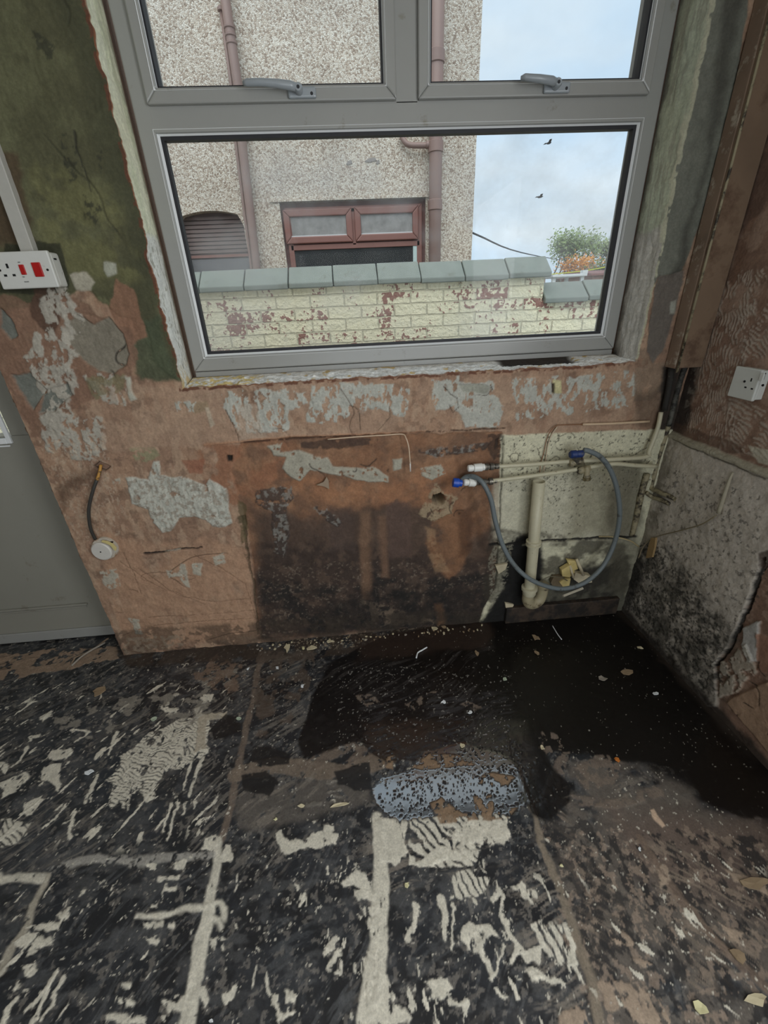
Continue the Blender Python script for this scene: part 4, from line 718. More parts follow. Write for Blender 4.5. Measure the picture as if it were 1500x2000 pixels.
# ================================================================== corner boxing
mw = mat('stained_boxing', (124, 102, 82), .8, var=.3, scale=4, bump=.5, dirt=(92, 70, 54), dsc=4, dth=.55)
mw2 = mat('boxing_side', (138, 116, 98), .8, var=.3, scale=10, bump=.5, dirt=(186, 174, 156), dsc=22, dth=.6)
bxg = empty('pipe_boxing', (1.118, -.03, 1.06), 'brown stained plastered boxing hanging in the corner above the pipes', 'boxing')
box('front_board', (1.066, -.060, 1.062), (WX-.004, -.050, 2.4), mw, bxg, .003); box('side_board', (1.064, -.052, 1.060), (1.076, -.004, 2.4), mw2, bxg, .002)
m_cream = mat('aged_cream_paint', (190, 184, 158), .45, var=.08, scale=40, bump=.3, dirt=(110, 90, 62), dsc=45, dth=.66)
m_cream_d = mat('dirty_cream_paint', (150, 140, 112), .6, var=.15, scale=40, bump=.4, dirt=(52, 44, 34), dsc=25, dth=.52)
m_black = mat('mouldy_black', (38, 35, 31), .8, var=.3, scale=60, bump=.5, dirt=(110, 104, 90), dsc=50, dth=.66)
m_dark = mat('dark_hole', (10, 9, 8), .9)
tubeo('cover_bead', [(1.066, -.064, 1.05), (1.068, -.064, 1.6), (1.066, -.064, 2.38)], .0035, m_cream_d, bxg)

# ================================================================== electrical things
m_plate = mat('white_switch_plastic', (206, 206, 200), .3, var=.04, scale=30, bump=.03, dirt=(150, 144, 130), dsc=20, dth=.68)
m_red = mat('red_rocker', (170, 24, 22), .3, var=.08, bump=0); m_brass = mat('tarnished_brass', (150, 140, 110), .4, .9, var=.2)
cx0, cx1, cz0, cz1, cy = -.918, -.772, 1.371, 1.457, -.047
cs = empty('cooker_switch', (-.845, 0, 1.37), 'white cooker control unit with socket and two red rockers on the left of the window', 'switch')
box('back_box', (cx0+.002, cy+.008, cz0+.002), (cx1-.002, .002, cz1-.002), m_plate, cs, .006); fp = box('faceplate', (cx0, cy-.004, cz0), (cx1, cy+.007, cz1), m_plate, cs, .003)
def plateface(parent, items, mt=None):
    for nm, x0, x1, z0, z1, d, m in items: box(nm, (x0, cy-.004-d, z0), (x1, cy-.003, z1), m, parent, .0012 if d > .001 else 0)
u = lambda px, py: PY(px, py, cy-.004)
plateface(cs, [('rocker_switch', u(61, 513).x, u(78, 513).x, u(70, 541).z, u(61, 513).z, .004, m_red), ('rocker_switch', u(36, 517).x, u(46, 517).x, u(42, 537).z, u(37, 517).z, .003, m_red)])
plateface(fp, [('pin_hole', u(10, 515).x, u(14.5, 515).x, u(13, 524).z, u(13, 515).z, .0004, m_dark), ('pin_hole', u(8, 538).x, u(14, 538).x, u(10, 540.5).z, u(10, 536).z, .0004, m_dark), ('pin_hole', u(25, 538).x, u(31, 538).x, u(10, 540.5).z, u(10, 536).z, .0004, m_dark)])
lathe('screw', (u(93, 527).x, cy-.0035, u(93, 527).z), (0, -1, 0), [(0, .0032), (.0015, .0028)], m_dark, fp); lathe('screw', (u(0, 528).x, cy-.0035, u(0, 528).z), (0, -1, 0), [(0, .0032), (.0015, .0028)], m_dark, fp)
def text(s, loc, size, m, parent, rot=(math.radians(90), 0, 0), ext=.0002):
    cu = bpy.data.curves.new('lettering', 'FONT'); cu.body = s; cu.size = size; cu.align_x = 'CENTER'; cu.align_y = 'CENTER'; cu.extrude = ext
    o = bpy.data.objects.new('lettering', cu); col.objects.link(o); bpy.context.view_layer.update(); me = bpy.data.meshes.new_from_object(o.evaluated_get(bpy.context.evaluated_depsgraph_get()))
    bpy.data.objects.remove(o); me.transform(Matrix.Translation(loc) @ Matrix.Rotation(rot[2], 4, 'Z') @ Matrix.Rotation(rot[0], 4, 'X')); me.materials.clear(); me.materials.append(m)
    q = bpy.data.objects.new('lettering', me); col.objects.link(q)
    if parent: q.parent = parent; q.matrix_parent_inverse = Matrix.Translation(-parent.location) if parent.type == 'EMPTY' else Matrix.Identity(4)
    return q
for s_, p, z in (('neon', (52, 550), .006), ('OFF', (37, 512.5), .004), ('ON', (46, 541), .004)): text(s_, u(*p) + Vector((0, -.0003, 0)), z, m_dark, fp)
box('knockout_slot', (cx1-.0015, cy+.018, 1.437), (cx1+.0002, cy+.028, 1.441), m_dark, cs)
tk = box('cable_trunking', (-.856, -.022, 1.45), (-.822, 0.003, 2.398), mat('trunking_white', (178, 176, 168), .45, var=.06, dirt=(140, 120, 96), dsc=14, dth=.68), None, .002)
tag(tk, 'white mini trunking running up the green wall from the cooker switch', 'trunking')
# single socket on the right wall
m_sock = mat('white_socket_plastic', (206, 208, 202), .3, var=.03, bump=.02)
so = empty('wall_socket', (WX, -.258, 1.0), 'white single switched socket on the combed plaster of the right wall', 'socket')
box('back_box', (WX-.022, -.299, 1.004), (WX+.002, -.217, 1.084), m_sock, so, .003); sf = box('faceplate', (WX-.031, -.301, 1.001), (WX-.021, -.215, 1.087), m_sock, so, .003)
def pxs(px, py): return PX(px, py, WX-.031)
def sbox(nm, cpx, cpy, w, h, d, m, par): p = pxs(cpx, cpy); box(nm, (WX-.031-d, p.y-w/2, p.z-h/2), (WX-.030, p.y+w/2, p.z+h/2), m, par, .001 if d > .001 else 0)
sbox('pin_hole', 1467.5, 742, .004, .009, .0004, m_dark, sf); sbox('pin_hole', 1456, 756.5, .007, .004, .0004, m_dark, sf); sbox('pin_hole', 1468.5, 759.5, .007, .004, .0004, m_dark, sf)
sbox('switch_rocker', 1489.5, 737, .011, .020, .005, m_sock, so); sbox('rocker_shadow_gap', 1493.5, 735, .0012, .018, .0008, m_dark, so)
for p in ((1454.5, 745), (1490, 752.5)): q = pxs(*p); lathe('screw', (WX-.0305, q.y, q.z), (-1, 0, 0), [(0, .0035), (.002, .003)], m_dark, sf)
# round outlet plate low on the left, with its cable
p = PY(205, 1070)
ro = empty('round_outlet_plate', (p.x, 0, p.z-.045), 'round white blank cover with torn yellow tape, low on the wall by the door', 'outlet plate')
lathe('mounting_ring', (p.x+.006, .003, p.z+.003), (0, -1, 0), [(0, .044), (.012, .045), (.016, .043)], mat('ring_white', (190, 182, 168), .5, dirt=(150, 110, 70), dsc=40, dth=.58), ro, 36)
lathe('cover_disc', (p.x-.004, -.013, p.z-.004), (-.08, -1, 0), [(0, .037), (.006, .037), (.009, .033)], mat('disc_white', (206, 202, 194), .4, var=.05), ro, 36)
lathe('screw', (p.x-.006, -.0215, p.z-.004), (0, -1, 0), [(0, .0028), (.0015, .0025)], m_dark, ro)
tp = [PY(*q, -.0235) for q in ((198, 1058), (206, 1061), (216, 1065), (222, 1073), (226, 1076), (228, 1070), (221, 1062), (210, 1057), (200, 1055))]
prism('tape_scrap', [(q.x, q.z) for q in tp], 'xz', -.0245, -.022, mat('yellow_tape', (206, 190, 128), .6), ro)
sl_ = PY(222, 1055); box('ring_slot', (sl_.x-.004, -.0185, sl_.z-.0025), (sl_.x+.004, -.0120, sl_.z+.0025), m_dark, ro)
cb = empty('outlet_cable', PY(193, 905, 0), 'dark grey flex hanging from a wall hole down to the round cover', 'cable')
tubeo('sheath', [PY(189, 937, -.016), PY(181, 960, -.024), PY(174, 990, -.028), PY(174, 1015, -.028), PY(178, 1035, -.024), PY(186, 1053, -.016)], .0055, mat('dark_grey_flex', (58, 56, 52), .5), cb, n=6)
tubeo('cut_end', [PY(197, 908, .006), PY(195, 920, -.006), PY(192, 930, -.012), PY(189, 938, -.016)], .0048, mat('amber_core', (186, 136, 62), .5, dirt=(60, 48, 34), dsc=60, dth=.52), cb, n=5)
# short white wire below the ledge
m_wire = mat('white_wire', (206, 182, 156), .5, var=.1); ww = empty('loose_white_wire', PY(800, 848, 0), 'thin white wire pinned along the plaster ledge with its end hanging down', 'wire')
tubeo('wire', [PY(640, 858, -.006), PY(700, 853, -.006), PY(750, 850, -.007), PY(785, 848, -.010), PY(793, 856, -.024), PY(798, 872, -.030), PY(800, 890, -.030), PY(801, 905, -.028)], .0022, m_wire, ww, n=6)
tubeo('white_core', [PY(801, 902, -.028), PY(801.5, 921, -.026)], .0024, mat('white_core', (222, 216, 210), .4), ww)

# ================================================================== plumbing
m_white = mat('white_push_fit', (226, 226, 220), .3, var=.03, bump=0); m_blue = mat('blue_plastic', (22, 74, 176), .35, var=.06, bump=0); m_blue_d = mat('dirty_blue_plastic', (30, 52, 104), .45, var=.2, dirt=(60, 58, 50), dsc=60, dth=.6)
m_fit = mat('tarnished_fitting', (92, 88, 80), .5, .4, var=.4, scale=90, dirt=(176, 170, 156), dsc=90, dth=.6)
YP = -.045
def fitting(name, a, b, prof, m, parent): a = Vector(a); b = Vector(b); L_ = (b-a).length; return lathe(name, a, b-a, [(t*L_, r) for t, r in prof], m, parent)
def pipe_run(name, label, pts, capm):
    o = empty(name, pts[0], label, 'pipe'); return o
up = empty('supply_pipe', PY(940, 913, YP), 'upper cream water pipe with white cap, blue tap valve midway', 'pipe')
tubeo('pipe', [PY(938, 913, YP), PY(1040, 907, YP), PY(1115, 901, YP), PY(1200, 897, YP), PY(1262, 892, YP+.01), PY(1268, 880, YP+.01), PY(1284, 838, -.025), PY(1291, 805, -.018)], .0075, m_cream, up, n=5)
a, b = PY(913, 915, YP), PY(946, 912, YP)
fitting('white_cap', a, b, [(0, .008), (.05, .012), (.28, .0125), (.30, .0105), (.36, .0105), (.38, .0145), (.85, .0150), (.9, .012), (1, .012)], m_white, up)
fitting('compression_fitting', PY(946, 912, YP), PY(974, 910.5, YP), [(0, .010), (.02, .0125), (.25, .0125), (.27, .008), (.36, .008), (.38, .013), (.62, .013), (.64, .008), (.72, .008), (.74, .0105), (1, .010)], m_fit, up)
lo = empty('supply_pipe', PY(940, 940, YP), 'lower cream water pipe with white cap beneath the first, isolating tap midway', 'pipe')
tubeo('pipe', [PY(955, 940, YP), PY(1020, 932, YP), PY(1080, 924, YP), PY(1125, 917, YP), PY(1160, 911, YP), PY(1200, 906, YP), PY(1240, 909, YP), PY(1282, 911, YP+.01)], .0078, m_cream, lo, n=5)
fitting('white_cap', PY(905, 942, YP-.004), PY(929, 943, YP), [(0, .009), (.06, .0125), (.3, .0125), (.32, .0105), (.4, .0105), (.42, .0145), (.9, .0145), (.92, .011), (1, .011)], m_white, lo)
fitting('compression_fitting', PY(929, 943, YP), PY(970, 939, YP), [(0, .009), (.3, .009), (.32, .0115), (.5, .0115), (.52, .008), (.6, .008), (.62, .013), (.8, .013), (.82, .007), (.88, .007), (.9, .0085), (1, .0085)], m_fit, lo)
# tap valves on both pipes
tv = up
fitting('valve_body', PY(1112, 905, YP-.006), PY(1138, 899, YP-.006), [(0, .011), (.2, .014), (.5, .011), (.8, .014), (1, .011)], m_cream_d, tv)
fitting('valve_neck', PY(1126, 903, YP-.008), PY(1126, 884, YP-.028), [(0, .010), (.4, .010), (.42, .014), (.7, .014), (1, .010)], m_fit, tv)
fitting('blue_handle', PY(1113, 888, YP-.04), PY(1139, 886, YP-.04), [(0, .010), (.1, .014), (.45, .0145), (.5, .012), (.6, .0125), (.9, .013), (1, .009)], m_blue_d, tv)
tv2 = lo
fitting('tap_body', PY(1128, 920, YP-.008), PY(1152, 914, YP-.008), [(0, .010), (.15, .014), (.4, .0135), (.5, .010), (.7, .014), (1, .010)], m_cream_d, tv2)
fitting('tap_stem', PY(1146, 912, YP-.012), PY(1146, 933, YP-.02), [(0, .008), (.3, .012), (.6, .009), (.8, .011), (1, .011)], m_cream_d, tv2); fitting('brass_nut', PY(1146, 932, YP-.02), PY(1146, 937, YP-.02), [(0, .0135), (1, .0135)], m_brass, tv2)
# grey washing-machine hose
hs = empty('appliance_hose', PY(1110, 1148, -.09), 'grey flexible hose looping from a blue nut round to the blue tap', 'hose')
HP = [PY(901, 938, YP+.014), PY(912, 931, YP+.010), PY(926, 931, YP-.004), PY(940, 940, YP-.028), PY(951, 957, YP-.04), PY(960, 980, YP-.045), PY(968, 1020, YP-.05), PY(982, 1065, YP-.06), PY(1004, 1103, YP-.07), PY(1035, 1131, YP-.085), PY(1075, 1147, -.13), PY(1108, 1149, -.13), PY(1145, 1136, -.12), PY(1178, 1105, -.10), PY(1200, 1060, -.09), PY(1210, 1010, -.09), PY(1206, 960, -.09), PY(1192, 918, -.09), PY(1172, 892, -.09), PY(1150, 881, -.088), PY(1140, 879, -.086)]
tubeo('hose_tube', HP, .0088, mat('grey_hose', (104, 112, 114), .5, var=.08, dirt=(66, 66, 62), dsc=30, dth=.6), hs, n=7, seg=16)
fitting('blue_nut', PY(884, 942, YP-.012), PY(902, 944, YP-.014), [(0, .010), (.05, .0165), (.65, .017), (.7, .013), (1, .012)], m_blue, hs)
# waste pipe and trap
wp = empty('waste_pipe', PY(1050, 1190, -.06), 'cream waste pipe standing open ended, with a bend at its foot', 'pipe')
YW = -.062; A = PY(1053, 940, YW); B = PY(1034, 1150, YW); bm = bmesh.new()
ax_ = (B-A)
r1 = tube(bm, [A, A+ax_*.5, B], .0215, 24, False); r2 = tube(bm, [A+Vector((0, 0, 0)), A+ax_*.12], .0190, 24, False)
for k in range(24): bm.faces.new((r1[0][k], r2[0][k], r2[0][(k+1) % 24], r1[0][(k+1) % 24]))
link('pipe', bm, m_cream, wp, True)
lathe('dark_bore', A+ax_*.1, ax_, [(0, .019), (.002, .019)], m_dark, wp)
Cc = A + ax_*((1050-934)/(1150-934)); an_ = ax_.normalized()
lathe('coupling_ring', Cc-an_*.010, an_, [(0, .022), (.002, .0285), (.008, .0285), (.010, .024), (.014, .024), (.016, .0285), (.022, .0285), (.024, .022)], m_cream, wp, 28)
lathe('coupling_nut', B-an_*.012, an_, [(0, .022), (.002, .032), (.014, .032), (.017, .027), (.035, .027), (.040, .024)], m_cream, wp, 28)
E0 = B + an_*.02
BP = [B] + [B+Vector(v) for v in ((-.001, 0, -.03), (0, .001, -.058), (.012, .004, -.080), (.034, .010, -.086), (.056, .016, -.076), (.066, .020, -.050), (.068, .022, -.010))]
tubeo('trap_bend', BP, .0235, mat('trap_cream', (160, 150, 122), .5, var=.1, dirt=(84, 70, 50), dsc=30, dth=.6), wp, n=6, seg=22)
lathe('trap_collar', BP[-1]+Vector((0, 0, -.006)), (0, 0, 1), [(0, .025), (.002, .028), (.014, .028), (.02, .022)], m_cream_d, wp)
# corner pipes
def corner(name, lab, P, r, m, n=4): o = tubeo(name, P, r, m, None, n=n, seg=14); tag(o, lab, 'pipe'); return o
corner('corner_pipe', 'mould blackened pipe dropping from under the boxing, nearer the window', [PY(1312, 716, -.018), PY(1306, 760, -.018), PY(1297, 802, -.018)], .010, m_black)
corner('corner_pipe', 'grey mouldy pipe dropping from the boxing beside the right wall', [PX(1340, 712, 1.135), PX(1328, 745, 1.135), PX(1316, 790, 1.135), PX(1306, 832, 1.135)], .009, mat('mouldy_grey', (92, 90, 82), .7, var=.3, dirt=(34, 32, 28), dsc=30, dth=.5))
corner('corner_pipe', 'cream pipe elbowing down the corner and into the right wall', [PX(1306, 830, 1.135), PX(1296, 862, 1.135), PX(1284, 900, 1.133), PX(1277, 930, 1.132), PX(1272, 952, 1.132), PX(1285, 960, 1.134), PX(1300, 966, 1.138), PX(1318, 974, 1.150)], .0085, m_cream_d, 5)
corner('corner_pipe', 'short dirty pipe below the cream elbow, ending in the right wall', [PY(1262, 962, -.016), PX(1275, 971, 1.130), PX(1292, 977, 1.136), PX(1310, 985, 1.150)], .008, m_cream_d)
pq = PX(1318, 974, 1.150); o = lathe('pipe_stub_ring', pq+Vector((.012, 0, 0)), (-1, -.3, 0), [(0, .013), (.008, .013), (.016, .009)], m_cream_d); tag(o, 'crusted round pipe end on the right wall where the cream elbow meets it', 'pipe end')
tag(tubeo('painted_corner_batten', [PY(1264, 925, -.010), PY(1252, 965, -.010), PY(1243, 1010, -.010), PY(1234, 1046, -.009)], [.011, .012, .011, .010], m_cream_d, None, n=4), 'painted over vertical strip running down the corner below the pipes', 'strip')
# thin wires on the cream section
m_cop = mat('copper_brown_wire', (134, 92, 62), .5, var=.2)
w = empty('clipped_wire', PY(1268, 823, -.008), 'cream covered wire clipped above the pipes, dropping behind them', 'wire')
tubeo('conduit', [PY(1268, 823, -.008), PY(1200, 827, -.008), PY(1138, 829, -.008)], .0042, mat('conduit_cream', (206, 180, 150), .5), w, n=4)
tubeo('wire', [PY(1140, 829, -.007), PY(1100, 830, -.007), PY(1086, 832, -.009), PY(1074, 844, -.012), PY(1067, 862, -.012), PY(1062, 885, -.012), PY(1056, 905, -.012), PY(1054, 928, -.02)], .0016, m_cop, w, n=5)
tubeo('wire', [PY(1088, 834, -.006), PY(1077, 850, -.008), PY(1070, 870, -.010), PY(1066, 895, -.010), PY(1061, 930, -.015)], .0022, mat('pale_wire', (190, 172, 148), .5), w, n=5)
w = empty('hanging_wire', PX(1430, 930, WX-.012), 'thin wire draped across the mouldy right wall from a painted stub', 'wire')
tubeo('painted_stub', [PX(1432, 922, WX-.010), PX(1424, 940, WX-.014), PX(1414, 970, WX-.016), PX(1403, 1003, WX-.016)], [.003, .005, .006, .006], mat('stub_paint', (160, 152, 132), .6), w, n=4)
tubeo('wire', [PX(1400, 1006, WX-.018), PX(1370, 1024, WX-.022), PX(1330, 1036, WX-.018), PX(1290, 1046, WX-.016), PX(1268, 1056, WX-.016), PX(1255, 1070, WX-.018), PX(1247, 1090, WX-.018)], .0022, mat('dirty_wire', (128, 116, 92), .6), w, n=5)
tg = [PX(*q, WX-.014) for q in ((1274, 1050), (1283, 1050), (1281, 1068), (1276, 1088), (1264, 1090), (1268, 1070))]
tag(prism('paper_tag', [(q.y, q.z) for q in tg], 'yz', WX-.020, WX-.012, mat('brown_paper', (150, 124, 84), .8)), 'brown paper strip hanging under the thin wire in the corner', 'paper')
tag(tubeo('loose_wire_end', [PY(1170, 1048, -.008), PY(1200, 1049, -.012), PY(1230, 1056, -.02), PY(1248, 1068, -.012)], .003, mat('pale_wire_end', (176, 160, 122), .6), None, n=4), 'pale wire end poking from the dark crack behind the hose', 'wire')

# ================================================================== skirting remains and rubbish by the trap
m_tim = mat('damp_timber', (62, 50, 40), .7, var=.4, scale=30, bump=.6, dirt=(30, 26, 22), dsc=14, dth=.5)
tag(box('baseboard_back', (.60, -.022, 0), (1.11, .004, .085), m_tim, None, .004), 'dark damp timber skirting left under the cream painted section', 'skirting', kind='structure')
m_bit = mat('yellowed_plaster_bits', (200, 180, 120), .8, var=.25, scale=40, bump=.3); m_pale = mat('pale_plaster_bits', (196, 184, 156), .8, var=.2, scale=40)
def shard(name, pts, y0, th, m, lab, cat, grp=None):
    P = [PY(*p, y0) for p in pts]; o = prism(name, [(p.x, p.z) for p in P], 'xz', y0-th, y0, m, bevel=.001); tag(o, lab, cat, grp); return o
shard('plaster_shard', [(1092, 1108), (1112, 1096), (1118, 1112), (1108, 1122), (1094, 1120)], -.012, .022, m_bit, 'yellow broken plaster lump, left piece of the heap inside the hose loop', 'plaster')
shard('plaster_shard', [(1104, 1090), (1122, 1092), (1126, 1108), (1114, 1112)], -.014, .014, m_bit, 'yellow plaster fragment on top of the heap inside the hose loop', 'plaster')
shard('plaster_shard', [(1098, 1128), (1112, 1126), (1108, 1146), (1098, 1144), (1090, 1134)], -.02, .014, m_bit, 'small yellow fragment hanging lowest at the heap by the hose', 'plaster')
shard('plaster_shard', [(1118, 1112), (1148, 1118), (1150, 1130), (1128, 1134), (1114, 1124)], -.01, .028, m_pale, 'pale plaster lump on the right of the heap inside the hose loop', 'plaster')
shard('plaster_shard', [(1078, 1122), (1098, 1120), (1100, 1140), (1080, 1146), (1072, 1134)], -.008, .018, mat('grey_lump', (112, 98, 76), .85, var=.2), 'dull brown lump at the left foot of the heap by the trap', 'plaster')
for a, b, r, lab in (((1113, 1104), (1120, 1128), .005, 'thin pale stick standing left in the plaster heap'), ((1126, 1092), (1140, 1124), .006, 'taller pale stick leaning right in the plaster heap')):
    tag(tubeo('plastic_stick', [PY(*a, -.03), PY(*b, -.045)], r, m_pale), lab, 'stick')
a, b = PY(1100, 1164, -.06), PY(1138, 1149, -.03); bm = bmesh.new(); tube(bm, [a, b], .0065, 4); tag(link('plastic_stick', bm, mat('white_strip', (186, 178, 160), .5)), 'white flat strip lying askew below the hose loop', 'stick')
tag(tubeo('short_wire', [PY(1055, 1142, -.05), PY(1062, 1132, -.05), PY(1075, 1126, -.045), PY(1095, 1128, -.04), PY(1108, 1134, -.035)], .002, mat('thin_grey_wire', (110, 104, 86), .5), None, n=5), 'thin bent wire arching from the waste pipe to the plaster heap', 'wire')
shard('peeling_scrap', [(618, 946), (632, 940), (638, 930), (642, 938), (643, 954), (636, 950), (630, 948)], -.004, .008, mat('peeled_paper', (150, 132, 112), .8), 'curled scrap peeling off the rust stained plaster', 'paper')
for q, l in (([(966, 1102), (990, 1098), (985, 1110), (972, 1118)], 'pale crumb stuck at the broken edge of the cream section'), ([(985, 1175), (1002, 1178), (998, 1186), (986, 1184)], 'pale crumb lying low beside the foot of the waste pipe')):
    shard('plaster_crumb', q, -.002, .012, m_pale, l, 'plaster')

# ================================================================== flakes on the floor
mf = {'cream': mat('flake_cream', (200, 188, 156), .7, var=.1), 'tan': mat('flake_tan', (142, 122, 96), .8, var=.15), 'white': mat('flake_white', (222, 226, 228), .6, var=.05), 'lime': mat('flake_lime', (212, 206, 160), .7, var=.1), 'grey': mat('flake_grey', (150, 142, 130), .8, var=.15), 'orange': mat('flake_orange', (190, 112, 40), .7, var=.1), 'mint': mat('flake_mint', (170, 182, 160), .7, var=.05)}
def flake(px, py, w, h, kind, label, group=None, n=8, ang=0):
    p = PZ(px, py, .003); rnd = random.Random(int(px*7+py)); bm = bmesh.new(); s = math.hypot((PZ(px+1, py)-PZ(px, py)).x, 0); sy = abs((PZ(px, py+1)-PZ(px, py)).y)
    P = []
    for k in range(n):
        a = 2*math.pi*k/n; r = rnd.uniform(.5, 1.2); x, y = math.cos(a)*w/2*s*r, math.sin(a)*h/2*sy*r; P.append((x*math.cos(ang)-y*math.sin(ang), x*math.sin(ang)+y*math.cos(ang)))
    tp = [bm.verts.new((p.x+x, p.y+y, .0035+rnd.uniform(0, .003)*(w > 8))) for x, y in P]; lo_ = [bm.verts.new((v.co.x, v.co.y, v.co.z-.0028)) for v in tp]
    c1 = bm.verts.new((p.x, p.y, .0045)); c2 = bm.verts.new((p.x, p.y, .0015))
    for k in range(n): k2 = (k+1) % n; bm.faces.new((c1, tp[k], tp[k2])); bm.faces.new((c2, lo_[k2], lo_[k])); bm.faces.new((tp[k], lo_[k], lo_[k2], tp[k2]))
    o = link('paint_flake', bm, mf[kind]); tag(o, label, 'flake', group); return o
for a in ((562, 1265, 14, 18, 'cream', 'cream flake standing tallest in the group by the wall foot, left end'), (608, 1266, 20, 9, 'cream', 'pale yellow flat flake by the wall foot below the rust stain'), (646, 1253, 14, 6, 'cream', 'small oblong cream flake at the wall foot, right of the yellow one'),
          (592, 1265, 7, 6, 'lime', 'tiny greenish flake between two cream flakes at the wall foot'), (849, 1228, 14, 10, 'cream', 'square cream flake against the wall foot under the pipe hole'), (866, 1225, 10, 5, 'tan', 'small tan sliver just right of the square cream flake'),
          (931, 1276, 9, 12, 'tan', 'tan triangular flake alone on the wet black floor'), (1047, 1245, 14, 13, 'tan', 'brown mushroom shaped flake on the black floor before the trap'), (1048, 1275, 9, 8, 'tan', 'small brown flake just nearer than the mushroom shaped one'),
          (1250, 1265, 12, 6, 'cream', 'cream flake lying near the foot of the right wall'), (1223, 1311, 26, 13, 'tan', 'large tan flake on the wet floor toward the right wall'), (1178, 1326, 20, 14, 'grey', 'dull brown flake left of the large tan one on the wet floor'),
          (1280, 1354, 12, 7, 'white', 'oval off white flake on the wet floor near the right wall'), (986, 1326, 9, 6, 'mint', 'pale green flake on the black floor, centre'), (867, 1371, 12, 8, 'white', 'white speck left of the round white chip on the wet floor'),
          (918, 1392, 9, 8, 'white', 'round bright white chip on the wet black floor'), (904, 1456, 10, 12, 'cream', 'jagged pale crumb just beyond the puddle'), (1059, 1460, 10, 12, 'cream', 'cream flake at the edge of the grey scraped patch'),
          (1206, 1484, 13, 10, 'orange', 'small orange brown chip on the grey cement right of the puddle'), (175, 1507, 17, 11, 'white', 'bluish white oval chip on the black floor at left'), (301, 1405, 11, 9, 'mint', 'pale green chip above the zigzag adhesive patch'),
          (467, 1404, 12, 7, 'mint', 'pale green chip on the dark spot right of the zigzag patch'), (193, 1349, 22, 20, 'tan', 'tan square flake on the black floor near the door'), (661, 1572, 38, 8, 'cream', 'long yellow sliver left of the puddle'),
          (588, 1574, 12, 8, 'cream', 'small curled yellow flake left of the long sliver'), (538, 1600, 7, 6, 'lime', 'tiny lime chip on the black floor, left centre'), (795, 1728, 12, 12, 'lime', 'small yellowish chip nearer than the puddle, centre'),
          (1097, 1690, 8, 9, 'lime', 'tiny cream chip beside the slanting brown joint'), (1370, 1968, 28, 36, 'lime', 'pale lime flake at the near right of the floor'), (1480, 1950, 50, 30, 'cream', 'big cream flake cut by the right edge of the view'),
          (1440, 1865, 30, 34, 'tan', 'tan torn flake at right above the lime one'), (1475, 1726, 70, 24, 'tan', 'long brown leaf shaped flake at the right edge of the floor'), (541, 1304, 8, 6, 'white', 'round pale chip at the top of the brown joint'),
          (484, 1306, 6, 6, 'white', 'round pale chip left of the brown joint, near the wall'), (590, 1340, 8, 7, 'white', 'white dot chip left of the wet area'), (1249, 1657, 6, 9, 'white', 'white chip on the brown scraped floor at right'),
          (413, 1994, 10, 8, 'white', 'white chip at the bottom edge beside the beige joint')):
    flake(*a)
rnd = random.Random(2)
for k in range(70):
    t = rnd.random(); px = 500 + 460*t; py = 1254 - 42*t + rnd.uniform(2, 14)+4; flake(px, py, rnd.uniform(2.5, 6), rnd.uniform(2, 5), rnd.choice(['cream', 'grey', 'cream', 'tan']), 'tiny crumb of old paint along the foot of the window wall', 'paint crumbs along the wall foot', 5)
for l, lab, r in (([(813, 1285), (816, 1275), (824, 1270), (834, 1264)], 'curved white scrap on the wet floor below the stained wall', .003), ([(1079, 1222), (1085, 1232), (1090, 1240), (1097, 1249)], 'thin white splinter on the black floor before the trap', .002)):
    tag(tubeo('white_scrap', [PZ(*q, r+.001) for q in l], r, mf['white'], None, n=4, seg=8), lab, 'scrap')
tag(tubeo('splinter', [PZ(140, 1300, .004), PZ(165, 1278, .008), PZ(205, 1255, .006)], .004, mf['grey'], None, n=3, seg=6), 'splinter of pale wood lying at the door threshold', 'splinter')

# ================================================================== outside
# pebbledash
mp_ = bpy.data.materials.new('pebbledash'); mp_.use_nodes = True; t = mp_.node_tree; b = t.nodes['Principled BSDF']; l = t.links.new; b.inputs['Roughness'].default_value = .9
co = N(t, 'ShaderNodeTexCoord'); vo = N(t, 'ShaderNodeTexVoronoi', Scale=105.0); vo2 = N(t, 'ShaderNodeTexVoronoi', Scale=105.0, feature='DISTANCE_TO_EDGE'); no = N(t, 'ShaderNodeTexNoise', Scale=2.5, Detail=5.0)
l(co.outputs['Object'], vo.inputs['Vector']); l(co.outputs['Object'], vo2.inputs['Vector']); l(co.outputs['Object'], no.inputs['Vector'])
cr = N(t, 'ShaderNodeValToRGB'); e = cr.color_ramp.elements; e[0].position = 0; e[0].color = srgb(160, 140, 124); e[1].position = 1; e[1].color = srgb(248, 240, 226)
for p_, c_ in ((.2, (196, 178, 160)), (.5, (222, 208, 190)), (.75, (236, 226, 210))): q = e.new(p_); q.color = srgb(*c_)
sx = N(t, 'ShaderNodeSeparateColor'); l(vo.outputs['Color'], sx.inputs[0]); l(sx.outputs[0], cr.inputs[0])
mr = N(t, 'ShaderNodeMapRange'); mr.inputs['From Max'].default_value = .16; mr.inputs['To Min'].default_value = .62; l(vo2.outputs['Distance'], mr.inputs[0])
mr2 = N(t, 'ShaderNodeMapRange'); mr2.inputs['From Min'].default_value = .3; mr2.inputs['From Max'].default_value = .7; mr2.inputs['To Min'].default_value = .80; mr2.inputs['To Max'].default_value = .99; l(no.outputs['Fac'], mr2.inputs[0])
mu = N(t, 'ShaderNodeMath', operation='MULTIPLY'); l(mr.outputs[0], mu.inputs[0]); l(mr2.outputs[0], mu.inputs[1]); vm = N(t, 'ShaderNodeVectorMath', operation='SCALE'); l(cr.outputs[0], vm.inputs[0]); l(mu.outputs[0], vm.inputs['Scale']); l(vm.outputs[0], b.inputs['Base Color'])
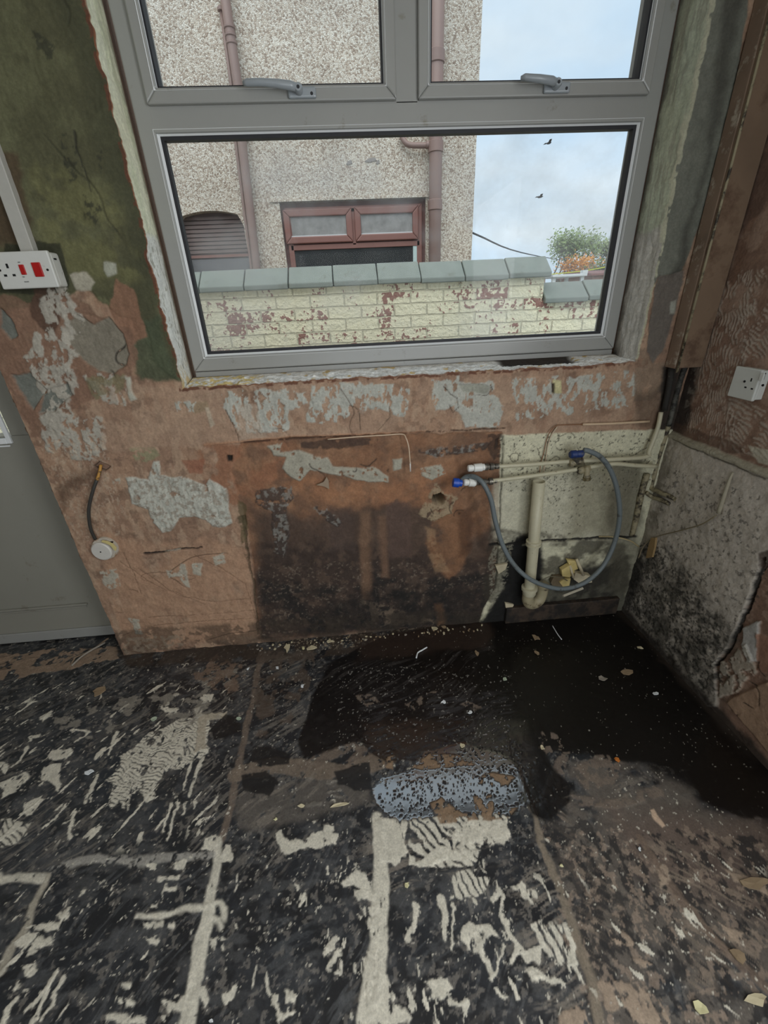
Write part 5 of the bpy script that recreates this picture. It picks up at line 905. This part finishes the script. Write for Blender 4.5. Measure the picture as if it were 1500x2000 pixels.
bp = N(t, 'ShaderNodeBump', Strength=1.0, Distance=.006); l(vo2.outputs['Distance'], bp.inputs['Height']); l(bp.outputs[0], b.inputs['Normal'])
HY = 2.9
hse = empty('neighbouring_house', (-1.0, HY, -.2), 'beige pebbledash house close behind the painted brick wall', 'house')
wx0, wx1, wz0, wz1 = -.482, .747, .95, 2.067
bm = bmesh.new(); ax0, ax1 = -1.30, -.80
bx(bm, -4.5, ax0-.02, HY, HY+5, -.2, 4.7); bx(bm, ax0-.02, ax1, HY+.12, HY+5, -.2, 4.7); bx(bm, ax1, wx0, HY, HY+5, -.2, 4.7); bx(bm, wx0, wx1, HY+.09, HY+5, -.2, wz1+.05); bx(bm, wx0, wx1, HY, HY+5, wz1, 4.7); bx(bm, wx1, 1.160, HY, HY+5, -.2, 4.7)
# arched head over the left opening
n = 14; top = 2.0; vs_ = []
for k in range(n+1):
    x = ax0-.02 + (ax1-ax0+.02)*k/n; z = 1.975 + .05*math.sin(math.pi*k/n)**.6 - (.06*(k == n)) ; vs_.append((x, z))
for k in range(n):
    (x0, z0), (x1, z1) = vs_[k], vs_[k+1]; v = [bm.verts.new(c) for c in ((x0, HY, z0), (x1, HY, z1), (x1, HY, 4.7), (x0, HY, 4.7), (x0, HY+.12, z0), (x1, HY+.12, z1))]; bm.faces.new(v[:4]); bm.faces.new((v[0], v[4], v[5], v[1]))
link('house_wall', bm, mp_, hse)
m_slat = mat('brown_grey_louvre', (112, 96, 92), .6, var=.15, scale=12); m_hw = mat('reddish_brown_frame', (128, 88, 80), .45, var=.06, scale=20)
bm = bmesh.new(); bx(bm, ax0-.02, ax1, HY+.09, HY+.12, -.1, 2.04)
for k in range(9): bx(bm, ax0-.02, ax1, HY+.075, HY+.095, 1.735+k*.03, 1.757+k*.03)
link('louvred_opening', bm, m_slat, hse); box('opening_rail', (ax0-.02, HY+.06, 1.70), (ax1, HY+.10, 1.72), m_hw, hse); box('opening_panel', (ax0-.02, HY+.07, 1.3), (ax1, HY+.10, 1.69), mat('grey_panel', (104, 104, 108), .5), hse)
hf = ring('house_window', wx0+.03, wx1-.03, wz0, wz1-.035, .045, HY+.03, HY+.09, m_hw, hse, .004); box('window_transom', (wx0+.05, HY+.03, 1.725), (wx1-.05, HY+.09, 1.765), m_hw, hf, .003)
mdx = PY(690, 430, HY).x; box('window_mullion', (mdx-.015, HY+.03, 1.75), (mdx+.015, HY+.09, wz1-.05), m_hw, hf, .003)
box('window_sub_frame', (wx0, HY+.045, wz0), (wx1, HY+.088, wz1), mat('dull_brown_frame', (96, 66, 62), .6), hf)
m_hb = mat('house_glass_bead', (196, 196, 196), .4); m_obs = mat('obscured_glass', (138, 136, 134), .35, var=.35, scale=14, bump=.5); m_hg = mat('dark_house_glass', (52, 54, 56), .08, var=.3, scale=5, bump=0)
for x0, x1 in ((PY(553, 430, HY).x, mdx-.010), (mdx+.012, PY(818, 430, HY).x)):
    sa = ring('house_top_light', x0, x1, 1.772, 2.018, .052, HY+.012, HY+.06, m_hw, hf, .008); bm = bmesh.new(); bx(bm, x0+.05, x1-.05, HY+.026, HY+.034, 1.822, 1.832); link('bead', bm, m_hb, sa)
    box('pane', (x0+.05, HY+.032, 1.822), (x1-.05, HY+.038, 1.968), m_obs, sa)
box('pane', (wx0+.06, HY+.04, wz0+.04), (wx1-.06, HY+.044, 1.728), m_hg, hf)
m_cur = mat('pale_curtain', (186, 204, 202), .8); box('curtain_edge', (PY(808, 500, HY).x, HY+.034, wz0+.04), (PY(821, 500, HY).x, HY+.041, 1.726), m_cur, hf)
box('curtain_edge', (PY(808, 440, HY).x, HY+.026, 1.84), (PY(814, 440, HY).x, HY+.031, 1.965), m_cur, hf)
bm = bmesh.new(); ln = PY(526, 391, HY); bx(bm, ln.x, wx1+.02, HY-.014, HY+.02, wz1, wz1+.014); link('window_drip_edge', bm, mp_, hse)
for q, w_ in (((682, 317), .05), ((724, 312), .10), ((738, 316), .03)):
    p = PY(*q, HY-.003); prism('mortar_smear', [(p.x-w_/2, p.z-.01), (p.x-w_*.1, p.z-.016), (p.x+w_/2, p.z-.006), (p.x+w_*.35, p.z+.014), (p.x-w_*.2, p.z+.008)], 'xz', HY-.006, HY+.01, mat('mortar_grey', (142, 136, 132), .9), hse)
m_pip = mat('mauve_brown_plastic', (136, 112, 104), .45, var=.06, scale=6, bump=.05)
sp = empty('soil_pipe', (.815, HY-.075, -.2), 'thick brown soil pipe near the corner of the pebbledash house', 'pipe')
tubeo('pipe', [(.812, HY-.075, -.2), (.812, HY-.075, 4.9)], .052, m_pip, sp, seg=24)
for z in (1.96, 2.34, 2.86, 4.0): lathe('pipe_collar', (.812, HY-.075, z), (0, 0, 1), [(0, .054), (.004, .060), (.07, .060), (.075, .053)], m_pip, sp, 28)
tubeo('branch_pipe', [PY(783, 262, HY-.03), PY(790, 276, HY-.05), PY(800, 283, HY-.06), PY(822, 284, HY-.065), PY(842, 283, HY-.07)], .020, m_pip, sp, n=5); lathe('branch_socket', PY(832, 283, HY-.07), (1, 0, 0), [(0, .026), (.04, .026)], m_pip, sp)
dp = empty('rainwater_pipe', (-.70, HY-.06, -.2), 'brown rainwater downpipe on the pebbledash house, left of its window', 'pipe')
xa, xb = -.71, -.695; tubeo('pipe', [(-.735, HY-.06, -.2), (-.735, HY-.06, 1.6), (-.70, HY-.06, 2.45), (-.668, HY-.06, 2.75), (-.668, HY-.06, 4.7)], .034, m_pip, dp, seg=20)
tubeo('side_rib', [(-.785, HY-.03, -.2), (-.785, HY-.03, 1.6), (-.752, HY-.03, 2.45), (-.720, HY-.03, 2.75), (-.712, HY-.03, 3.19)], .014, m_pip, dp, seg=10)
for z in (2.98, 3.02, 3.06): lathe('pipe_collar', (-.668, HY-.06, z), (0, 0, 1), [(0, .035), (.004, .040), (.014, .040), (.018, .035)], m_pip, dp, 24)
lathe('rib_cap', (-.712, HY-.03, 3.16), (0, 0, 1), [(0, .015), (.005, .026), (.02, .026), (.024, .016)], m_pip, dp)
# painted brick yard wall
mb = bpy.data.materials.new('flaking_painted_brick'); mb.use_nodes = True; t = mb.node_tree; b = t.nodes['Principled BSDF']; l = t.links.new; b.inputs['Roughness'].default_value = .8
co = N(t, 'ShaderNodeTexCoord'); mp = N(t, 'ShaderNodeMapping'); mp.inputs['Rotation'].default_value = (math.radians(-90), 0, 0); l(co.outputs['Object'], mp.inputs[0])
dn = N(t, 'ShaderNodeTexNoise', Scale=14.0, Detail=3.0); l(co.outputs['Object'], dn.inputs['Vector']); va = N(t, 'ShaderNodeVectorMath', operation='MULTIPLY_ADD'); va.inputs[1].default_value = (.012, .012, .012); l(dn.outputs['Color'], va.inputs[0]); l(mp.outputs[0], va.inputs[2])
def brick_tex(**k):
    n = N(t, 'ShaderNodeTexBrick', **k); n.inputs['Scale'].default_value = 1; n.inputs['Brick Width'].default_value = .225; n.inputs['Row Height'].default_value = .0755; n.inputs['Mortar Smooth'].default_value = .5; n.offset = .5; l(va.outputs[0], n.inputs['Vector']); return n
bt = brick_tex(); bt.inputs['Mortar Size'].default_value = .005; bt.inputs['Color1'].default_value = (0, 0, 0, 1); bt.inputs['Color2'].default_value = (1, 1, 1, 1); bt.inputs['Mortar'].default_value = (.0, .0, .0, 1); bt.inputs['Bias'].default_value = 0
n1 = N(t, 'ShaderNodeTexNoise', Scale=32.0, Detail=5.0, Roughness=.6); n2 = N(t, 'ShaderNodeTexNoise', Scale=4.5, Detail=3.0); l(co.outputs['Object'], n1.inputs['Vector']); l(co.outputs['Object'], n2.inputs['Vector'])
ad = N(t, 'ShaderNodeMath', operation='MULTIPLY_ADD'); ad.inputs[1].default_value = .9; l(n2.outputs['Fac'], ad.inputs[0]); l(n1.outputs['Fac'], ad.inputs[2])
sx = N(t, 'ShaderNodeSeparateColor'); l(bt.outputs['Color'], sx.inputs[0]); ad2 = N(t, 'ShaderNodeMath', operation='MULTIPLY_ADD'); ad2.inputs[1].default_value = .17; l(sx.outputs[0], ad2.inputs[0]); l(ad.outputs[0], ad2.inputs[2])
th = N(t, 'ShaderNodeMapRange'); th.inputs['From Min'].default_value = 1.135; th.inputs['From Max'].default_value = 1.16; l(ad2.outputs[0], th.inputs[0])
rb_ = N(t, 'ShaderNodeMix', data_type='RGBA'); l(n1.outputs['Fac'], rb_.inputs['Factor']); rb_.inputs['A'].default_value = srgb(150, 108, 96); rb_.inputs['B'].default_value = srgb(176, 134, 120)
m1 = N(t, 'ShaderNodeMix', data_type='RGBA'); l(th.outputs[0], m1.inputs['Factor']); m1.inputs['A'].default_value = srgb(250, 241, 208); l(rb_.outputs['Result'], m1.inputs['B'])
m2 = N(t, 'ShaderNodeMix', data_type='RGBA'); mm = N(t, 'ShaderNodeMath', operation='MULTIPLY'); mm.inputs[1].default_value = .35; l(bt.outputs['Fac'], mm.inputs[0]); l(mm.outputs[0], m2.inputs['Factor']); l(m1.outputs['Result'], m2.inputs['A']); m2.inputs['B'].default_value = srgb(176, 166, 138); l(m2.outputs['Result'], b.inputs['Base Color'])
hs_ = N(t, 'ShaderNodeMath', operation='MULTIPLY_ADD'); hs_.inputs[1].default_value = -1.0; l(bt.outputs['Fac'], hs_.inputs[0]); l(n1.outputs['Fac'], hs_.inputs[2]); bp = N(t, 'ShaderNodeBump', Strength=1.0, Distance=.02); l(hs_.outputs[0], bp.inputs['Height']); l(bp.outputs[0], b.inputs['Normal'])
m_cop_ = mat('slate_grey_coping', (134, 140, 132), .7, var=.12, scale=9, bump=.3, dirt=(120, 122, 112), dsc=12, dth=.62)
yw = empty('yard_wall', (0, 1.86, -.2), 'cream painted brick yard wall with grey slab coping and flaking paint', 'wall')
XS = PY(1062, 560, 1.75).x
bm = bmesh.new(); bx(bm, -4, XS, 1.75, 1.97, -.2, 1.40); bx(bm, XS-.001, 5, 1.75, 1.97, -.2, 1.255); link('brickwork', bm, mb, yw)
def coping(x0, x1, z, tilt=0):
    bm = bmesh.new(); pr = [(1.715, z+.004), (1.715, z+.034), (1.85, z+.135), (2.005, z+.06), (2.005, z+.004)]; r = random.Random(int(x0*100)); dz = r.uniform(-.004, .004)
    a = [bm.verts.new((x0+.003+r.uniform(-.002, .002), y, zz+dz)) for y, zz in pr]; b_ = [bm.verts.new((x1-.003, y, zz+dz+tilt)) for y, zz in pr]
    bm.faces.new(a); bm.faces.new(b_[::-1])
    for k in range(5): bm.faces.new((a[k-1], a[k], b_[k], b_[k-1]))
    link('coping_slab', bm, m_cop_, yw, bevel=.006)
xj = [PY(p, 527, 1.78).x for p in (474, 561, 649, 736, 820, 905, 990, 1072)]; d_ = xj[1]-xj[0]
for k in range(1, 6): coping(xj[0]-k*d_, xj[0]-(k-1)*d_, 1.392)
for k in range(7): coping(xj[k], xj[k+1], 1.392)
x = XS+.005
xe_ = PY(1145, 560, 1.78).x; coping(x, xe_, 1.238); 
for k in range(5): coping(xe_+k*.29, xe_+(k+1)*.29, 1.238)
# ground
tag(box('ground', (-30, .27, -.32), (60, 90, -.2), mat('yard_concrete', (150, 146, 138), .9, scale=2, var=.15)), 'grey concrete yard between the houses', 'ground', kind='structure')
# behind the wall: bench rail, roof, rope, cable
p0, p1 = PY(1062, 544, 3.2), PY(1127, 541, 3.2)
gt = empty('garden_table', (p0.x, 3.2, -.2), 'white table top showing just above the lower coping', 'table'); box('table_top', (p0.x, 3.0, p0.z), (p1.x, 3.4, p0.z+.022), mf['white'], gt, .004)
for xx in (p0.x+.03, p1.x-.03):
    for yy in (3.04, 3.36): box('leg', (xx-.015, yy-.015, -.2), (xx+.015, yy+.015, p0.z), mf['white'], gt)
box('table_upstand', (p1.x-.05, 3.0, p0.z+.022), (p1.x, 3.05, p0.z+.05), mf['white'], gt)
q0, q1 = PY(1063, 537, 4), PY(1230, 512, 4); wl = empty('washing_line', (q0.x, 4, -.2), 'yellow washing line stretched between posts beyond the yard wall', 'rope')
tubeo('line', [q0, (q0+q1)/2-Vector((0, 0, .02)), q1], .006, mat('yellow_rope', (206, 208, 60), .6), wl, n=4, seg=6)
for q in (q0, q1): tubeo('post', [(q.x, 4, -.2), (q.x, 4, q.z+.01)], .02, m_pip, wl)
q0, q1 = PY(921, 454, 2.98), PY(1060, 497, 9); tag(tubeo('overhead_cable', [q0, (q0+q1)/2-Vector((0, 0, .06)), q1+(q1-q0)], .008, mat('cable_black', (60, 62, 66), .6), None, n=5, seg=6), 'thin dark overhead cable sloping from the house corner', 'cable')
rp = PY(1150, 545, 12); rf = empty('far_shed', (rp.x+.6, 12.5, -.2), 'low reddish roofed outbuilding beyond the yard wall, below the trees', 'building')
rz = PY(1160, 536, 12).z; xr = PY(1158, 535, 12).x; box('shed_wall', (xr, 12, -.2), (xr+4, 14, rz-.02), mat('shed_brick', (150, 120, 108), .9, var=.2, scale=4), rf); prism('shed_roof', [(12-.1, rz-.03), (12-.1, rz+.02), (13, rz+.14), (14.1, rz+.02), (14.1, rz-.03)], 'yz', xr-.1, xr+4.1, mat('shed_roof_tile', (136, 96, 92), .85, var=.25, scale=3), rf)
# trees
def tree(cx, Y, zbase, ztop, rx, leafm, lab, kind, n=1400, bare=.5, seed=1, ls=.09):
    r = random.Random(seed); m_bark = mat('bark', (96, 86, 74), .9, var=.2); t_ = empty('tree' if kind == 'tree' else 'shrub', (cx, Y, -.2), lab, kind)
    bm = bmesh.new(); tips = []
    def br(p, d, L_, rad, dep):
        q = p + d*L_; tube(bm, [p, (p+q)/2+Vector((r.uniform(-.05, .05), 0, 0))*L_, q], [rad, rad*.8, rad*.6], 5, False)
        if dep == 0: tips.append(q); return
        tips.append((p+q)/2)
        for k in range(r.choice((2, 3, 3))):
            nd = (d + Vector((r.uniform(-1, 1), r.uniform(-1, 1), r.uniform(-.15, .7)))*.62).normalized(); br(q, nd, L_*r.uniform(.62, .82), rad*.55, dep-1)
    Ht = ztop-zbase; z0 = zbase-.1*Ht
    for k in range(3): br(Vector((cx+r.uniform(-.4, .4)*rx, Y, -.2)), Vector((0, 0, 1)), z0+.2, .10, 0)
    tips.clear()
    for k in range(5): br(Vector((cx+(k-2)*.3*rx, Y+r.uniform(-.3, .3)*rx, z0-.2)), Vector((r.uniform(-.5, .5), r.uniform(-.3, .3), 1)).normalized(), Ht*.34, .05*Ht/2, 4)
    link('branches', bm, m_bark, t_)
    bm = bmesh.new()
    for k in range(n):
        c = r.choice(tips) + Vector((r.gauss(0, .16), r.gauss(0, .16), r.gauss(0, .14)))*bare
        if c.z > ztop or c.z < z0-.5: continue
        a = Vector((r.uniform(-1, 1), r.uniform(-1, 1), r.uniform(-1, 1))).normalized(); b_ = a.orthogonal().normalized(); s_ = ls*r.uniform(.6, 1.4)
        bm.faces.new([bm.verts.new(c+v) for v in (a*s_, b_*s_*.6, -a*s_, -b_*s_*.6)])
    link('foliage', bm, leafm, t_); return t_
lm = mat('leaf_green', (132, 150, 96), .7, var=.25, scale=3); lm2 = mat('leaf_pale', (150, 160, 120), .7, var=.25, scale=3); lm3 = mat('leaf_orange', (204, 138, 52), .7, var=.25, scale=3)
def at(px, py, Y): return PY(px, py, Y)
a = at(1097, 545, 20); tp_ = at(1100, 450, 20); tree(a.x, 20, a.z+.35, tp_.z+.1, 1.0, lm, 'loosely leafed green tree beyond the yard wall, left of two', 'tree', 2600, 1.3, 3, .06)
a = at(1172, 545, 22); tp_ = at(1175, 456, 22); tree(a.x, 22, a.z+.5, tp_.z, 1.0, lm2, 'sparser tree beside the window frame, right of two', 'tree', 1500, 1.2, 8, .06)
a = at(1130, 550, 18); tp_ = at(1130, 486, 18); tree(a.x, 18, a.z-.2, tp_.z, .45, lm3, 'orange autumn shrub between the two green trees', 'shrub', 1300, .9, 5, .05)
a = at(1158, 550, 15); tp_ = at(1158, 505, 15); tree(a.x+.3, 15, a.z-.3, tp_.z, .25, mat('leaf_dark', (92, 110, 60), .7, var=.3, scale=3), 'dark green bush right of the orange shrub', 'shrub', 1300, .9, 6, .05)
# birds far away in the sky
for q, s_, lab in (((1072, 280), .16, 'small dark bird in flight just below the window transom'), ((1055, 385), .2, 'small dark bird in flight above the trees')):
    p = at(*q, 14); bm = bmesh.new(); tube(bm, [p-Vector((s_*.5, 0, 0)), p-Vector((s_*.2, 0, 0)), p+Vector((s_*.2, 0, .01)), p+Vector((s_*.45, 0, .02))], [.008, .028, .026, .006], 8)
    for sg in (-1, 1): v = [bm.verts.new(p+Vector(c)) for c in ((-.03, 0, .01), (.05, 0, .01), (.02, sg*.16, .06), (-.07, sg*.26, .03), (-.05, sg*.15, .05))]; bm.faces.new(v)
    tag(link('bird', bm, mat('bird_dark', (62, 60, 60), .8)), lab, 'bird')
# give single-mesh things an origin of their own
for o in list(col.objects):
    if o.type == 'MESH' and o.parent is None and not o.children and o.get('kind') != 'structure' and len(o.data.vertices):
        c = np.empty(len(o.data.vertices)*3); o.data.vertices.foreach_get('co', c); c = c.reshape(-1, 3); m_ = Vector((c[:, 0].mean(), c[:, 1].mean(), c[:, 2].min()))
        o.data.transform(Matrix.Translation(-m_)); o.location = m_
